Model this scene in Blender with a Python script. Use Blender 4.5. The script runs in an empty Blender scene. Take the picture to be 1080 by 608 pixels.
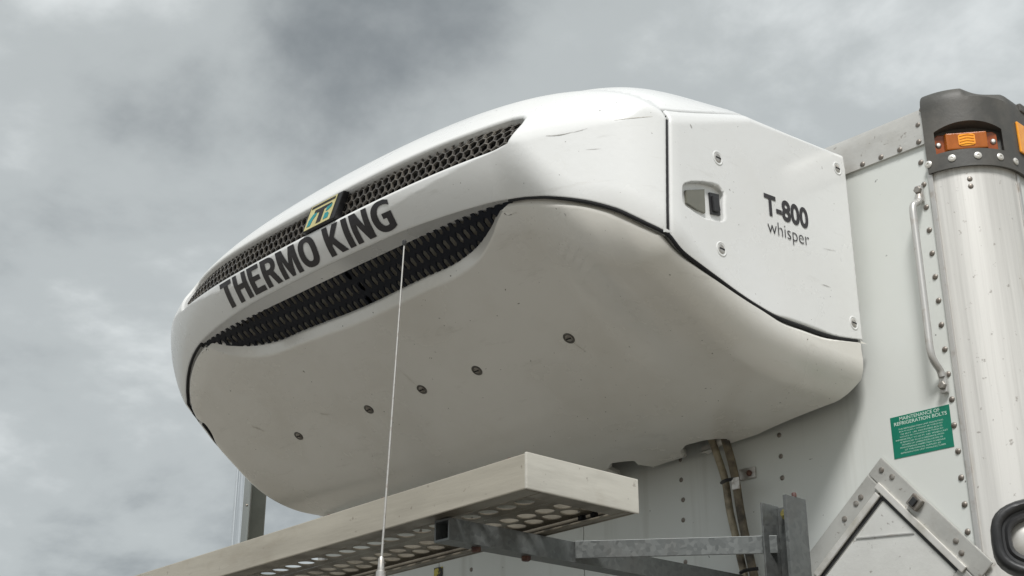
import bpy, bmesh, math, random
import numpy as np
from mathutils import Vector, Matrix
from mathutils.geometry import delaunay_2d_cdt
random.seed(7)
rng = np.random.default_rng(7)
scene = bpy.context.scene
COL = scene.collection

# ------------------------------------------------------------------ camera
# "photo units": 1 unit = distance from the camera to the box front wall = 2.5 m
S = 2.5
CAMZ = 1.75
f_px = 1419.656
R = np.array([[0.68487617, 0.27395047, 0.67520054],
              [0.72865947, -0.25748948, -0.63462945],
              [0.0, 0.92663386, -0.37596502]])
cam_d = bpy.data.cameras.new('camera')
cam_d.sensor_width = 36.0
cam_d.lens = 36.0 * f_px / 1080.0
cam_d.clip_start = 0.05
cam_d.clip_end = 5000
cam = bpy.data.objects.new('camera', cam_d)
COL.objects.link(cam)
cam.matrix_world = Matrix([list(R[0]) + [0], list(R[1]) + [0], list(R[2]) + [CAMZ], [0, 0, 0, 1]])
scene.camera = cam

# ------------------------------------------------------------------ world, sun, exposure
SUN_EL, SUN_AZ = 52.0, 138.0          # azimuth clockwise from +Y
world = bpy.data.worlds.new('World')
scene.world = world
world.use_nodes = True
nt = world.node_tree
nt.nodes.clear()
def wn(t, **k):
    n = nt.nodes.new(t)
    for a, b in k.items():
        setattr(n, a, b)
    return n
out = wn('ShaderNodeOutputWorld')
bg = wn('ShaderNodeBackground')
bg.inputs['Strength'].default_value = 0.1
sky = wn('ShaderNodeTexSky')
sky.sky_type = 'NISHITA'
sky.sun_disc = False
sky.sun_elevation = math.radians(SUN_EL)
sky.sun_rotation = math.radians(SUN_AZ)
tc = wn('ShaderNodeTexCoord')
sep = wn('ShaderNodeSeparateXYZ')
nt.links.new(tc.outputs['Generated'], sep.inputs[0])
absz = wn('ShaderNodeMath', operation='ABSOLUTE')
nt.links.new(sep.outputs['Z'], absz.inputs[0])
addz = wn('ShaderNodeMath', operation='ADD')
addz.inputs[1].default_value = 0.35
nt.links.new(absz.outputs[0], addz.inputs[0])
comb = wn('ShaderNodeCombineXYZ')
nt.links.new(addz.outputs[0], comb.inputs[0])
nt.links.new(addz.outputs[0], comb.inputs[1])
nt.links.new(addz.outputs[0], comb.inputs[2])
div = wn('ShaderNodeVectorMath', operation='DIVIDE')
nt.links.new(tc.outputs['Generated'], div.inputs[0])
nt.links.new(comb.outputs[0], div.inputs[1])
mp = wn('ShaderNodeMapping')
mp.inputs['Location'].default_value = (0.4, 3.1, 1.2)
nt.links.new(div.outputs[0], mp.inputs['Vector'])
n1 = wn('ShaderNodeTexNoise')
n1.inputs['Scale'].default_value = 2.6
n1.inputs['Detail'].default_value = 7.0
n1.inputs['Roughness'].default_value = 0.54
n1.inputs['Distortion'].default_value = 0.15
nt.links.new(mp.outputs[0], n1.inputs['Vector'])
ramp = wn('ShaderNodeValToRGB')
cr = ramp.color_ramp
cr.interpolation = 'EASE'
cr.elements[0].position = 0.28
cr.elements[0].color = (0.200, 0.220, 0.230, 1)
cr.elements[1].position = 0.66
cr.elements[1].color = (0.68, 0.71, 0.71, 1)
e = cr.elements.new(0.50)
e.color = (0.43, 0.458, 0.460, 1)
nt.links.new(n1.outputs['Fac'], ramp.inputs['Fac'])
cl = wn('ShaderNodeVectorMath', operation='SCALE')
cl.inputs['Scale'].default_value = 5.1
nt.links.new(ramp.outputs['Color'], cl.inputs[0])
mixw = wn('ShaderNodeMix', data_type='RGBA')
mixw.inputs['Factor'].default_value = 0.97
nt.links.new(sky.outputs['Color'], mixw.inputs['A'])
nt.links.new(cl.outputs[0], mixw.inputs['B'])
nt.links.new(mixw.outputs['Result'], bg.inputs['Color'])
nt.links.new(bg.outputs[0], out.inputs['Surface'])

sun_d = bpy.data.lights.new('sun', 'SUN')
sun_d.energy = 1.5
sun_d.angle = math.radians(15)
sun_d.color = (1.0, 0.985, 0.965)
sun = bpy.data.objects.new('sun', sun_d)
COL.objects.link(sun)
el, az = math.radians(SUN_EL), math.radians(SUN_AZ)
sd = Vector((math.sin(az) * math.cos(el), math.cos(az) * math.cos(el), math.sin(el)))
sun.rotation_euler = sd.to_track_quat('Z', 'Y').to_euler()
sun.location = (4, -4, 9)
scene.view_settings.view_transform = 'Standard'
scene.view_settings.look = 'None'
scene.view_settings.exposure = 1.18
scene.view_settings.gamma = 1.0
scene.view_settings.use_curve_mapping = False

# ------------------------------------------------------------------ helpers
def W(p):
    p = np.asarray(p, float)
    return p * S + np.array([0, 0, CAMZ])

def rays(px):
    px = np.atleast_2d(np.asarray(px, float))
    d = np.stack([px[:, 0] - 540, -(px[:, 1] - 304), np.full(len(px), -f_px)], 1) @ R.T
    return d / np.linalg.norm(d, axis=1)[:, None]

def on_plane(px, axis, v):               # a pixel's direction cut with a plane that the thing touches
    d = rays(px)
    return d * (v / d[:, axis])[:, None]

def wallp(x, y, yy=1.0):
    return on_plane([(x, y)], 1, yy)[0]

MATS = {}
def mat(name, col, rough=0.5, metal=0.0, spec=0.5, build=None, coat=0.0):
    m = bpy.data.materials.new(name)
    m.use_nodes = True
    b = m.node_tree.nodes['Principled BSDF']
    b.inputs['Base Color'].default_value = (*col, 1)
    b.inputs['Roughness'].default_value = rough
    b.inputs['Metallic'].default_value = metal
    b.inputs['Specular IOR Level'].default_value = spec
    b.inputs['Coat Weight'].default_value = coat
    if build:
        build(m.node_tree, b)
    MATS[name] = m
    return m

def nd(t, typ, **k):
    n = t.nodes.new(typ)
    for a, b in k.items():
        setattr(n, a, b)
    return n

def noise_fac(t, scale, detail=4, rough=0.55, stretch=None, lo=0.4, hi=0.7, offset=(0, 0, 0)):
    c = nd(t, 'ShaderNodeTexCoord')
    v = c.outputs['Object']
    if stretch or any(offset):
        m = nd(t, 'ShaderNodeMapping')
        m.inputs['Scale'].default_value = stretch or (1, 1, 1)
        m.inputs['Location'].default_value = offset
        t.links.new(v, m.inputs['Vector'])
        v = m.outputs[0]
    n = nd(t, 'ShaderNodeTexNoise')
    n.inputs['Scale'].default_value = scale
    n.inputs['Detail'].default_value = detail
    n.inputs['Roughness'].default_value = rough
    t.links.new(v, n.inputs['Vector'])
    r = nd(t, 'ShaderNodeMapRange')
    r.inputs['From Min'].default_value = lo
    r.inputs['From Max'].default_value = hi
    t.links.new(n.outputs['Fac'], r.inputs['Value'])
    return r.outputs['Result']

def mixcol(t, fac, a, b, amt=1.0):
    m = nd(t, 'ShaderNodeMix', data_type='RGBA')
    if amt != 1.0:
        mm = nd(t, 'ShaderNodeMath', operation='MULTIPLY')
        mm.inputs[1].default_value = amt
        t.links.new(fac, mm.inputs[0])
        fac = mm.outputs[0]
    t.links.new(fac, m.inputs['Factor'])
    for s, v in (('A', a), ('B', b)):
        if isinstance(v, tuple):
            m.inputs[s].default_value = (*v, 1)
        else:
            t.links.new(v, m.inputs[s])
    return m.outputs['Result']

def bump(t, b, fac, dist, strength=1.0):
    n = nd(t, 'ShaderNodeBump')
    n.inputs['Distance'].default_value = dist
    n.inputs['Strength'].default_value = strength
    t.links.new(fac, n.inputs['Height'])
    t.links.new(n.outputs[0], b.inputs['Normal'])

def setrough(t, b, fac, lo, hi):
    r = nd(t, 'ShaderNodeMapRange')
    r.inputs['To Min'].default_value = lo
    r.inputs['To Max'].default_value = hi
    t.links.new(fac, r.inputs['Value'])
    t.links.new(r.outputs[0], b.inputs['Roughness'])

def b_gel(base, dirt, amt, spk=0.75):
    def f(t, b):
        big = noise_fac(t, 3.0, 6, 0.6, lo=0.45, hi=0.8)
        c = mixcol(t, big, base, dirt, amt)
        sp = noise_fac(t, 95, 2, 0.5, lo=0.745, hi=0.765)
        c = mixcol(t, sp, c, (0.10, 0.09, 0.07), spk)
        st = noise_fac(t, 6, 5, 0.7, stretch=(1, 1, 6), lo=0.60, hi=0.80, offset=(3, 1, 2))
        c = mixcol(t, st, c, (0.33, 0.31, 0.26), amt * 0.8)
        t.links.new(c, b.inputs['Base Color'])
        setrough(t, b, big, 0.22, 0.42)
        bump(t, b, noise_fac(t, 60, 2, 0.5, lo=0.3, hi=0.7), 0.0004, 0.25)
    return f

def b_wall(t, b):
    base = (0.66, 0.68, 0.655)
    big = noise_fac(t, 1.7, 6, 0.6, lo=0.42, hi=0.75)
    c = mixcol(t, big, base, (0.56, 0.57, 0.52), 0.55)
    st = noise_fac(t, 9, 5, 0.6, stretch=(1.6, 1, 0.07), lo=0.55, hi=0.8)
    c = mixcol(t, st, c, (0.36, 0.355, 0.31), 0.5)
    sp = noise_fac(t, 42, 3, 0.6, lo=0.70, hi=0.73)
    c = mixcol(t, sp, c, (0.06, 0.055, 0.05), 0.8)
    t.links.new(c, b.inputs['Base Color'])
    setrough(t, b, big, 0.34, 0.55)
    bump(t, b, noise_fac(t, 2.2, 2, 0.5, lo=0.2, hi=0.8), 0.012, 0.25)

def b_alu(base, stain, sstretch, metal_amt=0.5, str_amt=0.6):
    def f(t, b):
        st = noise_fac(t, 14, 6, 0.65, stretch=sstretch, lo=0.42, hi=0.72)
        c = mixcol(t, st, base, tuple(v * 0.62 for v in base), str_amt)
        br = noise_fac(t, 5.0, 6, 0.7, stretch=tuple(0.35 + 0.5 * v for v in sstretch), lo=0.58, hi=0.78, offset=(5, 3, 1))
        c = mixcol(t, br, c, stain, 0.5)
        sp = noise_fac(t, 60, 3, 0.6, lo=0.66, hi=0.72)
        c = mixcol(t, sp, c, (0.16, 0.13, 0.10), 0.55)
        t.links.new(c, b.inputs['Base Color'])
        setrough(t, b, st, 0.36, 0.58)
        bump(t, b, noise_fac(t, 70, 3, 0.6, stretch=sstretch, lo=0.3, hi=0.7), 0.0006, 0.35)
    return f

def b_galv(t, b):
    v = nd(t, 'ShaderNodeTexVoronoi')
    v.inputs['Scale'].default_value = 120
    c0 = nd(t, 'ShaderNodeTexCoord')
    t.links.new(c0.outputs['Object'], v.inputs['Vector'])
    r = nd(t, 'ShaderNodeMapRange')
    t.links.new(v.outputs['Color'], r.inputs['Value'])
    c = mixcol(t, r.outputs[0], (0.105, 0.112, 0.110), (0.165, 0.174, 0.170))
    d = noise_fac(t, 8, 5, 0.6, lo=0.5, hi=0.75)
    c = mixcol(t, d, c, (0.12, 0.11, 0.10), 0.6)
    t.links.new(c, b.inputs['Base Color'])
    setrough(t, b, r.outputs[0], 0.38, 0.55)

def b_spots(base, alt, scale, lo, hi, rough=(0.4, 0.6), bumpd=0.0):
    def f(t, b):
        n = noise_fac(t, scale, 5, 0.6, lo=lo, hi=hi)
        t.links.new(mixcol(t, n, base, alt), b.inputs['Base Color'])
        setrough(t, b, n, *rough)
        if bumpd:
            bump(t, b, noise_fac(t, scale * 9, 3, 0.6, lo=0.3, hi=0.7), bumpd, 0.6)
    return f

mat('white_shell', (0.76, 0.76, 0.745), 0.36, build=b_gel((0.76, 0.765, 0.755), (0.66, 0.65, 0.61), 0.35, 0.6), coat=0.15)
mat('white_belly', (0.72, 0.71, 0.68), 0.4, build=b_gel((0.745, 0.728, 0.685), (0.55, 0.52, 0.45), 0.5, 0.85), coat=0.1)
mat('wall_paint', (0.6, 0.62, 0.6), 0.45, build=b_wall)
mat('alu_post', (0.6, 0.58, 0.54), 0.5, metal=0.2, build=b_alu((0.71, 0.695, 0.66), (0.36, 0.26, 0.16), (2.4, 2.4, 0.05), str_amt=0.85))
mat('alu_rail', (0.6, 0.58, 0.54), 0.5, metal=0.35, build=b_alu((0.55, 0.54, 0.51), (0.36, 0.33, 0.28), (0.7, 1, 1)))
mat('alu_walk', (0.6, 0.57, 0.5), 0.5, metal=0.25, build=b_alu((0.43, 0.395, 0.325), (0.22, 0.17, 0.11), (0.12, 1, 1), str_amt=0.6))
mat('alu_end', (0.6, 0.57, 0.5), 0.5, metal=0.2, build=b_alu((0.60, 0.575, 0.51), (0.26, 0.19, 0.12), (1, 0.15, 1), str_amt=0.8))
mat('alu_bright', (0.72, 0.70, 0.66), 0.38, metal=0.5, build=b_spots((0.74, 0.72, 0.68), (0.5, 0.48, 0.42), 20, 0.45, 0.8))
mat('grime_shade_metal', (0.4, 0.38, 0.33), 0.5, metal=0.35, build=b_spots((0.23, 0.205, 0.16), (0.10, 0.085, 0.065), 12, 0.4, 0.75))  # dirty metal, darkened to paint shade on deck, lips and rear rail
mat('scuff_grey', (0.2, 0.19, 0.18), 0.6, build=b_spots((0.30, 0.29, 0.27), (0.50, 0.49, 0.47), 150, 0.4, 0.6))
mat('scuff_brown', (0.36, 0.33, 0.27), 0.6, build=b_spots((0.46, 0.43, 0.37), (0.60, 0.58, 0.53), 150, 0.4, 0.6))
mat('dimple_dark', (0.09, 0.085, 0.075), 0.6, build=b_spots((0.07, 0.065, 0.058), (0.16, 0.15, 0.13), 70, 0.4, 0.7))
mat('plate_pale', (0.66, 0.66, 0.63), 0.42, metal=0.15, build=b_alu((0.68, 0.68, 0.65), (0.42, 0.38, 0.32), (0.8, 1, 0.8), str_amt=0.3))
mat('galvanised', (0.3, 0.31, 0.31), 0.45, metal=0.45, build=b_galv)
mat('steel', (0.55, 0.53, 0.5), 0.35, metal=0.85, build=b_spots((0.55, 0.53, 0.50), (0.25, 0.21, 0.17), 90, 0.5, 0.8))
mat('rivet_metal', (0.30, 0.28, 0.26), 0.42, metal=0.7, build=b_spots((0.36, 0.34, 0.31), (0.14, 0.11, 0.09), 60, 0.4, 0.7))
mat('rod_steel', (0.55, 0.54, 0.52), 0.4, metal=0.6, build=b_spots((0.56, 0.55, 0.53), (0.34, 0.29, 0.24), 25, 0.55, 0.8))
mat('chrome', (0.82, 0.83, 0.84), 0.07, metal=1.0, build=b_spots((0.72, 0.73, 0.74), (0.58, 0.58, 0.58), 12, 0.5, 0.8, (0.08, 0.16)))
mat('dull_chrome', (0.5, 0.5, 0.47), 0.18, metal=1.0, build=b_spots((0.36, 0.36, 0.33), (0.26, 0.255, 0.23), 12, 0.5, 0.8, (0.14, 0.22)))
mat('black_plastic', (0.018, 0.018, 0.02), 0.42, build=b_spots((0.016, 0.016, 0.018), (0.035, 0.034, 0.034), 30, 0.4, 0.8, (0.35, 0.55)))
mat('cavity_black', (0.01, 0.01, 0.012), 0.8, build=b_spots((0.008, 0.008, 0.01), (0.016, 0.016, 0.018), 20, 0.4, 0.8, (0.7, 0.9)))
mat('grille_wire', (0.05, 0.05, 0.055), 0.35, build=b_spots((0.085, 0.078, 0.07), (0.19, 0.17, 0.14), 40, 0.45, 0.8, (0.25, 0.45)))
mat('grille_black', (0.012, 0.014, 0.02), 0.35, spec=0.2, build=b_spots((0.005, 0.007, 0.013), (0.012, 0.014, 0.020), 40, 0.5, 0.8, (0.45, 0.65)))
mat('coil_fins', (0.6, 0.57, 0.5), 0.5, metal=0.2, build=b_spots((0.50, 0.47, 0.40), (0.22, 0.20, 0.17), 9, 0.4, 0.8))
mat('letter_black', (0.022, 0.02, 0.024), 0.4, build=b_spots((0.020, 0.018, 0.022), (0.045, 0.04, 0.045), 25, 0.5, 0.8))
mat('cap_plastic', (0.07, 0.068, 0.062), 0.62, build=b_spots((0.066, 0.064, 0.058), (0.13, 0.12, 0.105), 12, 0.42, 0.8, (0.5, 0.7), 0.0003))
mat('rubber', (0.03, 0.03, 0.03), 0.55, build=b_spots((0.026, 0.026, 0.027), (0.075, 0.075, 0.075), 18, 0.45, 0.8, (0.4, 0.65)))
mat('amber_lens', (0.62, 0.17, 0.01), 0.16, build=b_spots((0.33, 0.085, 0.006), (0.45, 0.12, 0.009), 50, 0.3, 0.7, (0.1, 0.2)), coat=0.5)
mat('amber_dark', (0.3, 0.06, 0.006), 0.2, build=b_spots((0.26, 0.055, 0.006), (0.34, 0.075, 0.008), 40, 0.3, 0.7, (0.14, 0.25)), coat=0.4)
mat('amber_bright', (0.95, 0.42, 0.03), 0.25, build=b_spots((0.95, 0.40, 0.03), (0.85, 0.30, 0.02), 50, 0.4, 0.7, (0.18, 0.3)), coat=0.3)
mat('label_green', (0.0, 0.16, 0.10), 0.4, build=b_spots((0.0, 0.155, 0.095), (0.0, 0.19, 0.12), 20, 0.3, 0.7))
mat('label_print', (0.55, 0.68, 0.60), 0.5, build=b_spots((0.56, 0.70, 0.62), (0.42, 0.56, 0.48), 30, 0.4, 0.8))
mat('emblem_yellow', (0.75, 0.66, 0.22), 0.35, build=b_spots((0.66, 0.60, 0.30), (0.52, 0.46, 0.22), 40, 0.4, 0.8))
mat('emblem_teal', (0.03, 0.30, 0.32), 0.35, build=b_spots((0.03, 0.30, 0.32), (0.04, 0.24, 0.26), 40, 0.4, 0.8))
mat('badge_grey', (0.15, 0.148, 0.12), 0.22, build=b_spots((0.15, 0.148, 0.12), (0.18, 0.175, 0.14), 30, 0.4, 0.8, (0.18, 0.28)))
mat('hose_tan', (0.3, 0.25, 0.17), 0.5, build=b_spots((0.34, 0.29, 0.20), (0.06, 0.045, 0.03), 16, 0.42, 0.62))
mat('hose_dark', (0.12, 0.1, 0.07), 0.5, build=b_spots((0.20, 0.16, 0.10), (0.035, 0.028, 0.02), 16, 0.38, 0.62))
mat('rust', (0.10, 0.05, 0.035), 0.7, build=b_spots((0.07, 0.03, 0.025), (0.16, 0.08, 0.05), 60, 0.4, 0.7, (0.6, 0.8)))
mat('brass', (0.38, 0.33, 0.10), 0.4, metal=0.7, build=b_spots((0.40, 0.34, 0.10), (0.15, 0.13, 0.06), 80, 0.4, 0.7))
mat('placard_alu', (0.55, 0.55, 0.54), 0.45, metal=0.3, build=b_alu((0.50, 0.495, 0.465), (0.24, 0.19, 0.13), (0.8, 1, 0.8), str_amt=0.6))
mat('gravel', (0.30, 0.28, 0.25), 0.9, build=b_spots((0.31, 0.285, 0.24), (0.20, 0.185, 0.155), 3, 0.35, 0.65, (0.85, 0.95), 0.01))
mat('cab_paint', (0.2, 0.2, 0.2), 0.3, build=b_spots((0.16, 0.16, 0.17), (0.13, 0.13, 0.13), 4, 0.4, 0.8))
mat('hazard_tape', (0.35, 0.30, 0.03), 0.5, build=b_spots((0.50, 0.42, 0.04), (0.015, 0.015, 0.015), 34, 0.49, 0.53))

def link_obj(name, me, m, parent=None, smooth=False, kind=None, label=None):
    if m and not me.materials:
        me.materials.append(MATS[m])
    o = bpy.data.objects.new(name, me)
    COL.objects.link(o)
    if parent is not None:
        par(o, parent)
    if kind:
        o['kind'] = kind
    if label:
        o['label'] = label
    return o

WORLD_LOC = {}
def par(o, p):
    o.parent = p
    o.matrix_parent_inverse = Matrix.Translation(-WORLD_LOC[p.name])
    WORLD_LOC[o.name] = Vector((0, 0, 0)) if o.name not in WORLD_LOC else WORLD_LOC[o.name]

def thing(name, label, cat, loc, group=None):
    o = bpy.data.objects.new(name, None)
    o.empty_display_size = 0.1
    o.location = loc
    COL.objects.link(o)
    o['label'] = label
    o['category'] = cat
    if group:
        o['group'] = group
    WORLD_LOC[o.name] = Vector(loc)
    return o

def subpart(o, p):                      # p is a mesh part whose own origin may be off the world origin
    o.parent = p
    base = Vector(p.location)
    o.matrix_parent_inverse = Matrix.Translation(-base)

class MB:
    def __init__(self):
        self.v, self.f = [], []
    def add(self, vs, fs):
        n = len(self.v)
        self.v += [tuple(map(float, p)) for p in vs]
        self.f += [tuple(i + n for i in q) for q in fs]
    def box(self, lo, hi, M=None):
        lo, hi = np.array(lo, float), np.array(hi, float)
        vs = [np.array([(lo, hi)[i][0], (lo, hi)[j][1], (lo, hi)[k][2]]) for i in (0, 1) for j in (0, 1) for k in (0, 1)]
        if M is not None:
            vs = [M(p) for p in vs]
        self.add(vs, [(0, 1, 3, 2), (4, 6, 7, 5), (0, 4, 5, 1), (2, 3, 7, 6), (0, 2, 6, 4), (1, 5, 7, 3)])
    def prism(self, poly, fn, d0, d1):
        n = len(poly)
        vs = [fn(a, b, d0) for a, b in poly] + [fn(a, b, d1) for a, b in poly]
        self.add(vs, [tuple(range(n))[::-1], tuple(range(n, 2 * n))] + [(i, (i + 1) % n, n + (i + 1) % n, n + i) for i in range(n)])
    def tube(self, pts, r, n=12, caps=True):
        pts = [np.array(p, float) for p in pts]
        rr = r if hasattr(r, '__len__') else [r] * len(pts)
        up = None
        rings = []
        for i, p in enumerate(pts):
            t = pts[min(i + 1, len(pts) - 1)] - pts[max(i - 1, 0)]
            t = t / np.linalg.norm(t)
            if up is None:
                a = np.array([0, 0, 1.0]) if abs(t[2]) < 0.9 else np.array([1.0, 0, 0])
                up = np.cross(t, a)
            up = up - t * (up @ t)
            up = up / np.linalg.norm(up)
            w = np.cross(t, up)
            rings.append([p + rr[i] * (math.cos(2 * math.pi * k / n) * up + math.sin(2 * math.pi * k / n) * w) for k in range(n)])
        vs = [q for rg in rings for q in rg]
        fs = [(i * n + k, i * n + (k + 1) % n, (i + 1) * n + (k + 1) % n, (i + 1) * n + k) for i in range(len(pts) - 1) for k in range(n)]
        if caps:
            fs += [tuple(range(n))[::-1], tuple((len(pts) - 1) * n + k for k in range(n))]
        self.add(vs, fs)
    def lathe(self, prof, c, ax, n=14):
        ax = np.array(ax, float); ax /= np.linalg.norm(ax)
        a = np.array([0, 0, 1.0]) if abs(ax[2]) < 0.9 else np.array([1.0, 0, 0])
        u = np.cross(ax, a); u /= np.linalg.norm(u); w = np.cross(ax, u)
        c = np.array(c, float)
        vs = [c + ax * h + r * (math.cos(2 * math.pi * k / n) * u + math.sin(2 * math.pi * k / n) * w) for r, h in prof for k in range(n)]
        m = len(prof)
        fs = [(i * n + k, i * n + (k + 1) % n, (i + 1) * n + (k + 1) % n, (i + 1) * n + k) for i in range(m - 1) for k in range(n)]
        fs += [tuple(range(n))[::-1], tuple((m - 1) * n + k for k in range(n))]
        self.add(vs, fs)
    def mesh(self, name, smooth=None, bevel=0.0, seg=2):
        me = bpy.data.meshes.new(name)
        me.from_pydata(self.v, [], self.f)
        bm = bmesh.new(); bm.from_mesh(me)
        bmesh.ops.recalc_face_normals(bm, faces=bm.faces)
        if bevel:
            es = [e for e in bm.edges if len(e.link_faces) == 2 and e.calc_face_angle(0) > 0.6]
            bmesh.ops.bevel(bm, geom=es, offset=bevel, segments=seg, affect='EDGES', profile=0.6)
        if smooth is not None:
            for fc in bm.faces: fc.smooth = True
            for ed in bm.edges:
                if len(ed.link_faces) == 2 and ed.calc_face_angle(0) > smooth: ed.smooth = False
        bm.to_mesh(me); bm.free()
        return me
    def build(self, name, m, parent=None, smooth=None, bevel=0.0, kind=None, label=None, seg=2):
        return link_obj(name, self.mesh(name, smooth, bevel, seg), m, parent, kind=kind, label=label)

def ortho(n):
    n = np.array(n, float); n /= np.linalg.norm(n)
    a = np.array([0, 0, 1.0]) if abs(n[2]) < 0.95 else np.array([0, 1.0, 0])
    u = np.cross(a, n); u /= np.linalg.norm(u)
    return u, np.cross(n, u), n

def catmull(pts, k=6):
    P = np.array(pts, float)
    P = np.vstack([2 * P[0] - P[1], P, 2 * P[-1] - P[-2]])
    o = []
    for i in range(1, len(P) - 2):
        for j in range(k):
            t = j / k
            a, b, c, d = P[i - 1:i + 3]
            o.append(0.5 * (2 * b + (c - a) * t + (2 * a - 5 * b + 4 * c - d) * t * t + (3 * b - a - 3 * c + d) * t ** 3))
    o.append(P[-2])
    return np.array(o)

def text_tris(s, bold=0.0, space=1.0):
    cu = bpy.data.curves.new('t', 'FONT')
    cu.body = s; cu.size = 1.0; cu.offset = bold; cu.space_character = space; cu.resolution_u = 4
    cu.align_x = 'LEFT'
    o = bpy.data.objects.new('t', cu)
    COL.objects.link(o)
    bpy.context.view_layer.update()
    dg = bpy.context.evaluated_depsgraph_get()
    me = bpy.data.meshes.new_from_object(o.evaluated_get(dg))
    v = np.array([tuple(p.co)[:2] for p in me.vertices]); fs = [tuple(p.vertices) for p in me.polygons]
    bpy.data.objects.remove(o); bpy.data.curves.remove(cu); bpy.data.meshes.remove(me)
    return v, fs

def poly_tris(loops):
    """flat filled outline; later loops are holes"""
    vs, es, k = [], [], 0
    for lp in loops:
        n = len(lp)
        vs += [Vector(p) for p in lp]
        es += [(k + i, k + (i + 1) % n) for i in range(n)]
        k += n
    r = delaunay_2d_cdt(vs, es, [], 0, 1e-6)
    V = np.array([tuple(p) for p in r[0]]); T = []
    for t in r[2]:
        c = V[list(t)].mean(0)
        if sum(pip(c[None], np.array(lp))[0] for lp in loops) % 2 == 1:
            T.append(tuple(t))
    return V, T

def pip(P, poly):
    x, y = P[:, 0], P[:, 1]
    ins = np.zeros(len(P), bool)
    a, b = poly, np.roll(poly, -1, 0)
    for (x0, y0), (x1, y1) in zip(a, b):
        if y0 == y1: continue
        c = ((y0 > y) != (y1 > y)) & (x < (x1 - x0) * (y - y0) / (y1 - y0) + x0)
        ins ^= c
    return ins

# ================================================================== SETTING
g = MB(); g.box((-400, -400, -0.05), (400, 400, 0))
ground = g.build('ground', 'gravel'); ground['kind'] = 'structure'

# ================================================================== REFRIGERATION UNIT
XC = -0.9671
Q = dict(rb2=.0300, pw=1.7065, yc=.6237, k=.3411, k4=2.7186, hw=.3667, r_fs=.0272, r_b=.0507, b0=.4675, bs=.7154, bz=.3323, bk=.028, bsag=.1494,
         z0=.5164, c1=.0824, c2=.3851, c3=.109, h0=.1462, mf=1.8584, mr=.3302, y1=.6905, y2=.9578)
REAR = .9905
def smax(a, b, k):
    return np.minimum(-k, np.maximum(a, b)) + np.hypot(np.maximum(k + a, 0), np.maximum(k + b, 0))
def smq(a, b, k):
    h = np.maximum(k - np.abs(a - b), 0) / k
    return np.maximum(a, b) + h * h * k * .25
def creasez(dx, y):
    q = Q
    return q['z0'] + q['c1'] * dx ** 2 + np.minimum(q['c2'] * np.maximum(y - .735, 0), q['c3'] * (y - .735) + .03)
WR = 1.0                               # 1: fuller rolled side of the belly on the door side
def F(p):
    """rounded solid of the housing: upright front and sides, domed top above a crisp crease, curved belly"""
    q = Q
    x, y, z = p[..., 0], p[..., 1], p[..., 2]
    dx = np.abs(x - XC)
    yf = q['yc'] + q['k'] * dx ** 2 + q['k4'] * dx ** 4
    s = smax(yf - y, dx - q['hw'], q['r_fs'])
    w = WR * np.clip((x - XC - .235) / .085, 0, 1); w = w * w * (3 - 2 * w)
    b1 = q['b0'] - .043 * w - (q['bs'] - .235 * w) * (y - .69); b2 = q['bz'] + q['bsag'] * dx ** 2
    g6 = smq((b1 - z) / math.hypot(1, q['bs']), b2 - z, q['bk'])
    t = np.clip((y - q['y1']) / (q['y2'] - q['y1']), 0, 1); t = t * t * (3 - 2 * t)
    m = q['mf'] + (q['mr'] - q['mf']) * t
    aa = np.maximum(y - yf, 1e-6); bb = np.maximum(q['hw'] - dx, 1e-6)
    si = (aa ** -q['pw'] + bb ** -q['pw']) ** (-1 / q['pw'])
    H = creasez(dx, y) + q['h0'] * (1 - np.exp(-si * m / q['h0'])) - m * np.maximum(s, 0)
    H = -smax(-H, -.612 + 0 * H, .02)
    g = (z - H) / np.sqrt(1 + m * m)
    tb = np.clip((y - .70) / .09, 0, 1); tb = tb * tb * (3 - 2 * tb)
    rb = q['r_b'] - .014 * w + (q['rb2'] - q['r_b'] + .014 * w) * tb
    return smax(smax(s, g, .003), g6, rb)
def gradF(p, e=4e-4):
    g = np.stack([F(p + np.eye(3)[i] * e) - F(p - np.eye(3)[i] * e) for i in range(3)], -1)
    return g / np.linalg.norm(g, axis=-1)[..., None]
def march(px):
    d = rays(px)
    t = np.linspace(.7, 2.0, 2001)
    v = F(d[:, None, :] * t[None, :, None])
    i = np.argmax(v < 0, 1)
    i = np.where(v.min(1) < 0, i, np.argmin(v, 1)); i = np.maximum(i, 1)
    r = np.arange(len(d)); a, b = v[r, i - 1], v[r, i]
    w = np.where(b < 0, a / (a - b + 1e-12), 1)
    return d * (t[i - 1] + (t[i] - t[i - 1]) * w)[:, None]
EL = np.array([.37, .36, .12]); O = np.array([XC, 1.0, .45])
def chart(p):
    p = np.atleast_2d(p)
    e = (p - O) / EL * np.array([1, -1, 1]); n = e / np.linalg.norm(e, axis=1)[:, None]
    a = np.arccos(np.clip(n[:, 1], -1, 1)); h = np.hypot(n[:, 0], n[:, 2]) + 1e-12
    return np.stack([a * n[:, 0] / h, a * n[:, 2] / h], 1)
def lift(uv):
    a = np.linalg.norm(uv, axis=1) + 1e-12
    d = np.stack([np.sin(a) * uv[:, 0] / a, -np.cos(a), np.sin(a) * uv[:, 1] / a], 1) * EL
    lo, hi = np.zeros(len(uv)), np.full(len(uv), 3.0)
    for _ in range(40):
        m = (lo + hi) / 2
        ins = F(O + d * m[:, None]) < 0
        lo = np.where(ins, m, lo); hi = np.where(ins, hi, m)
    return O + d * lo[:, None]
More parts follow.
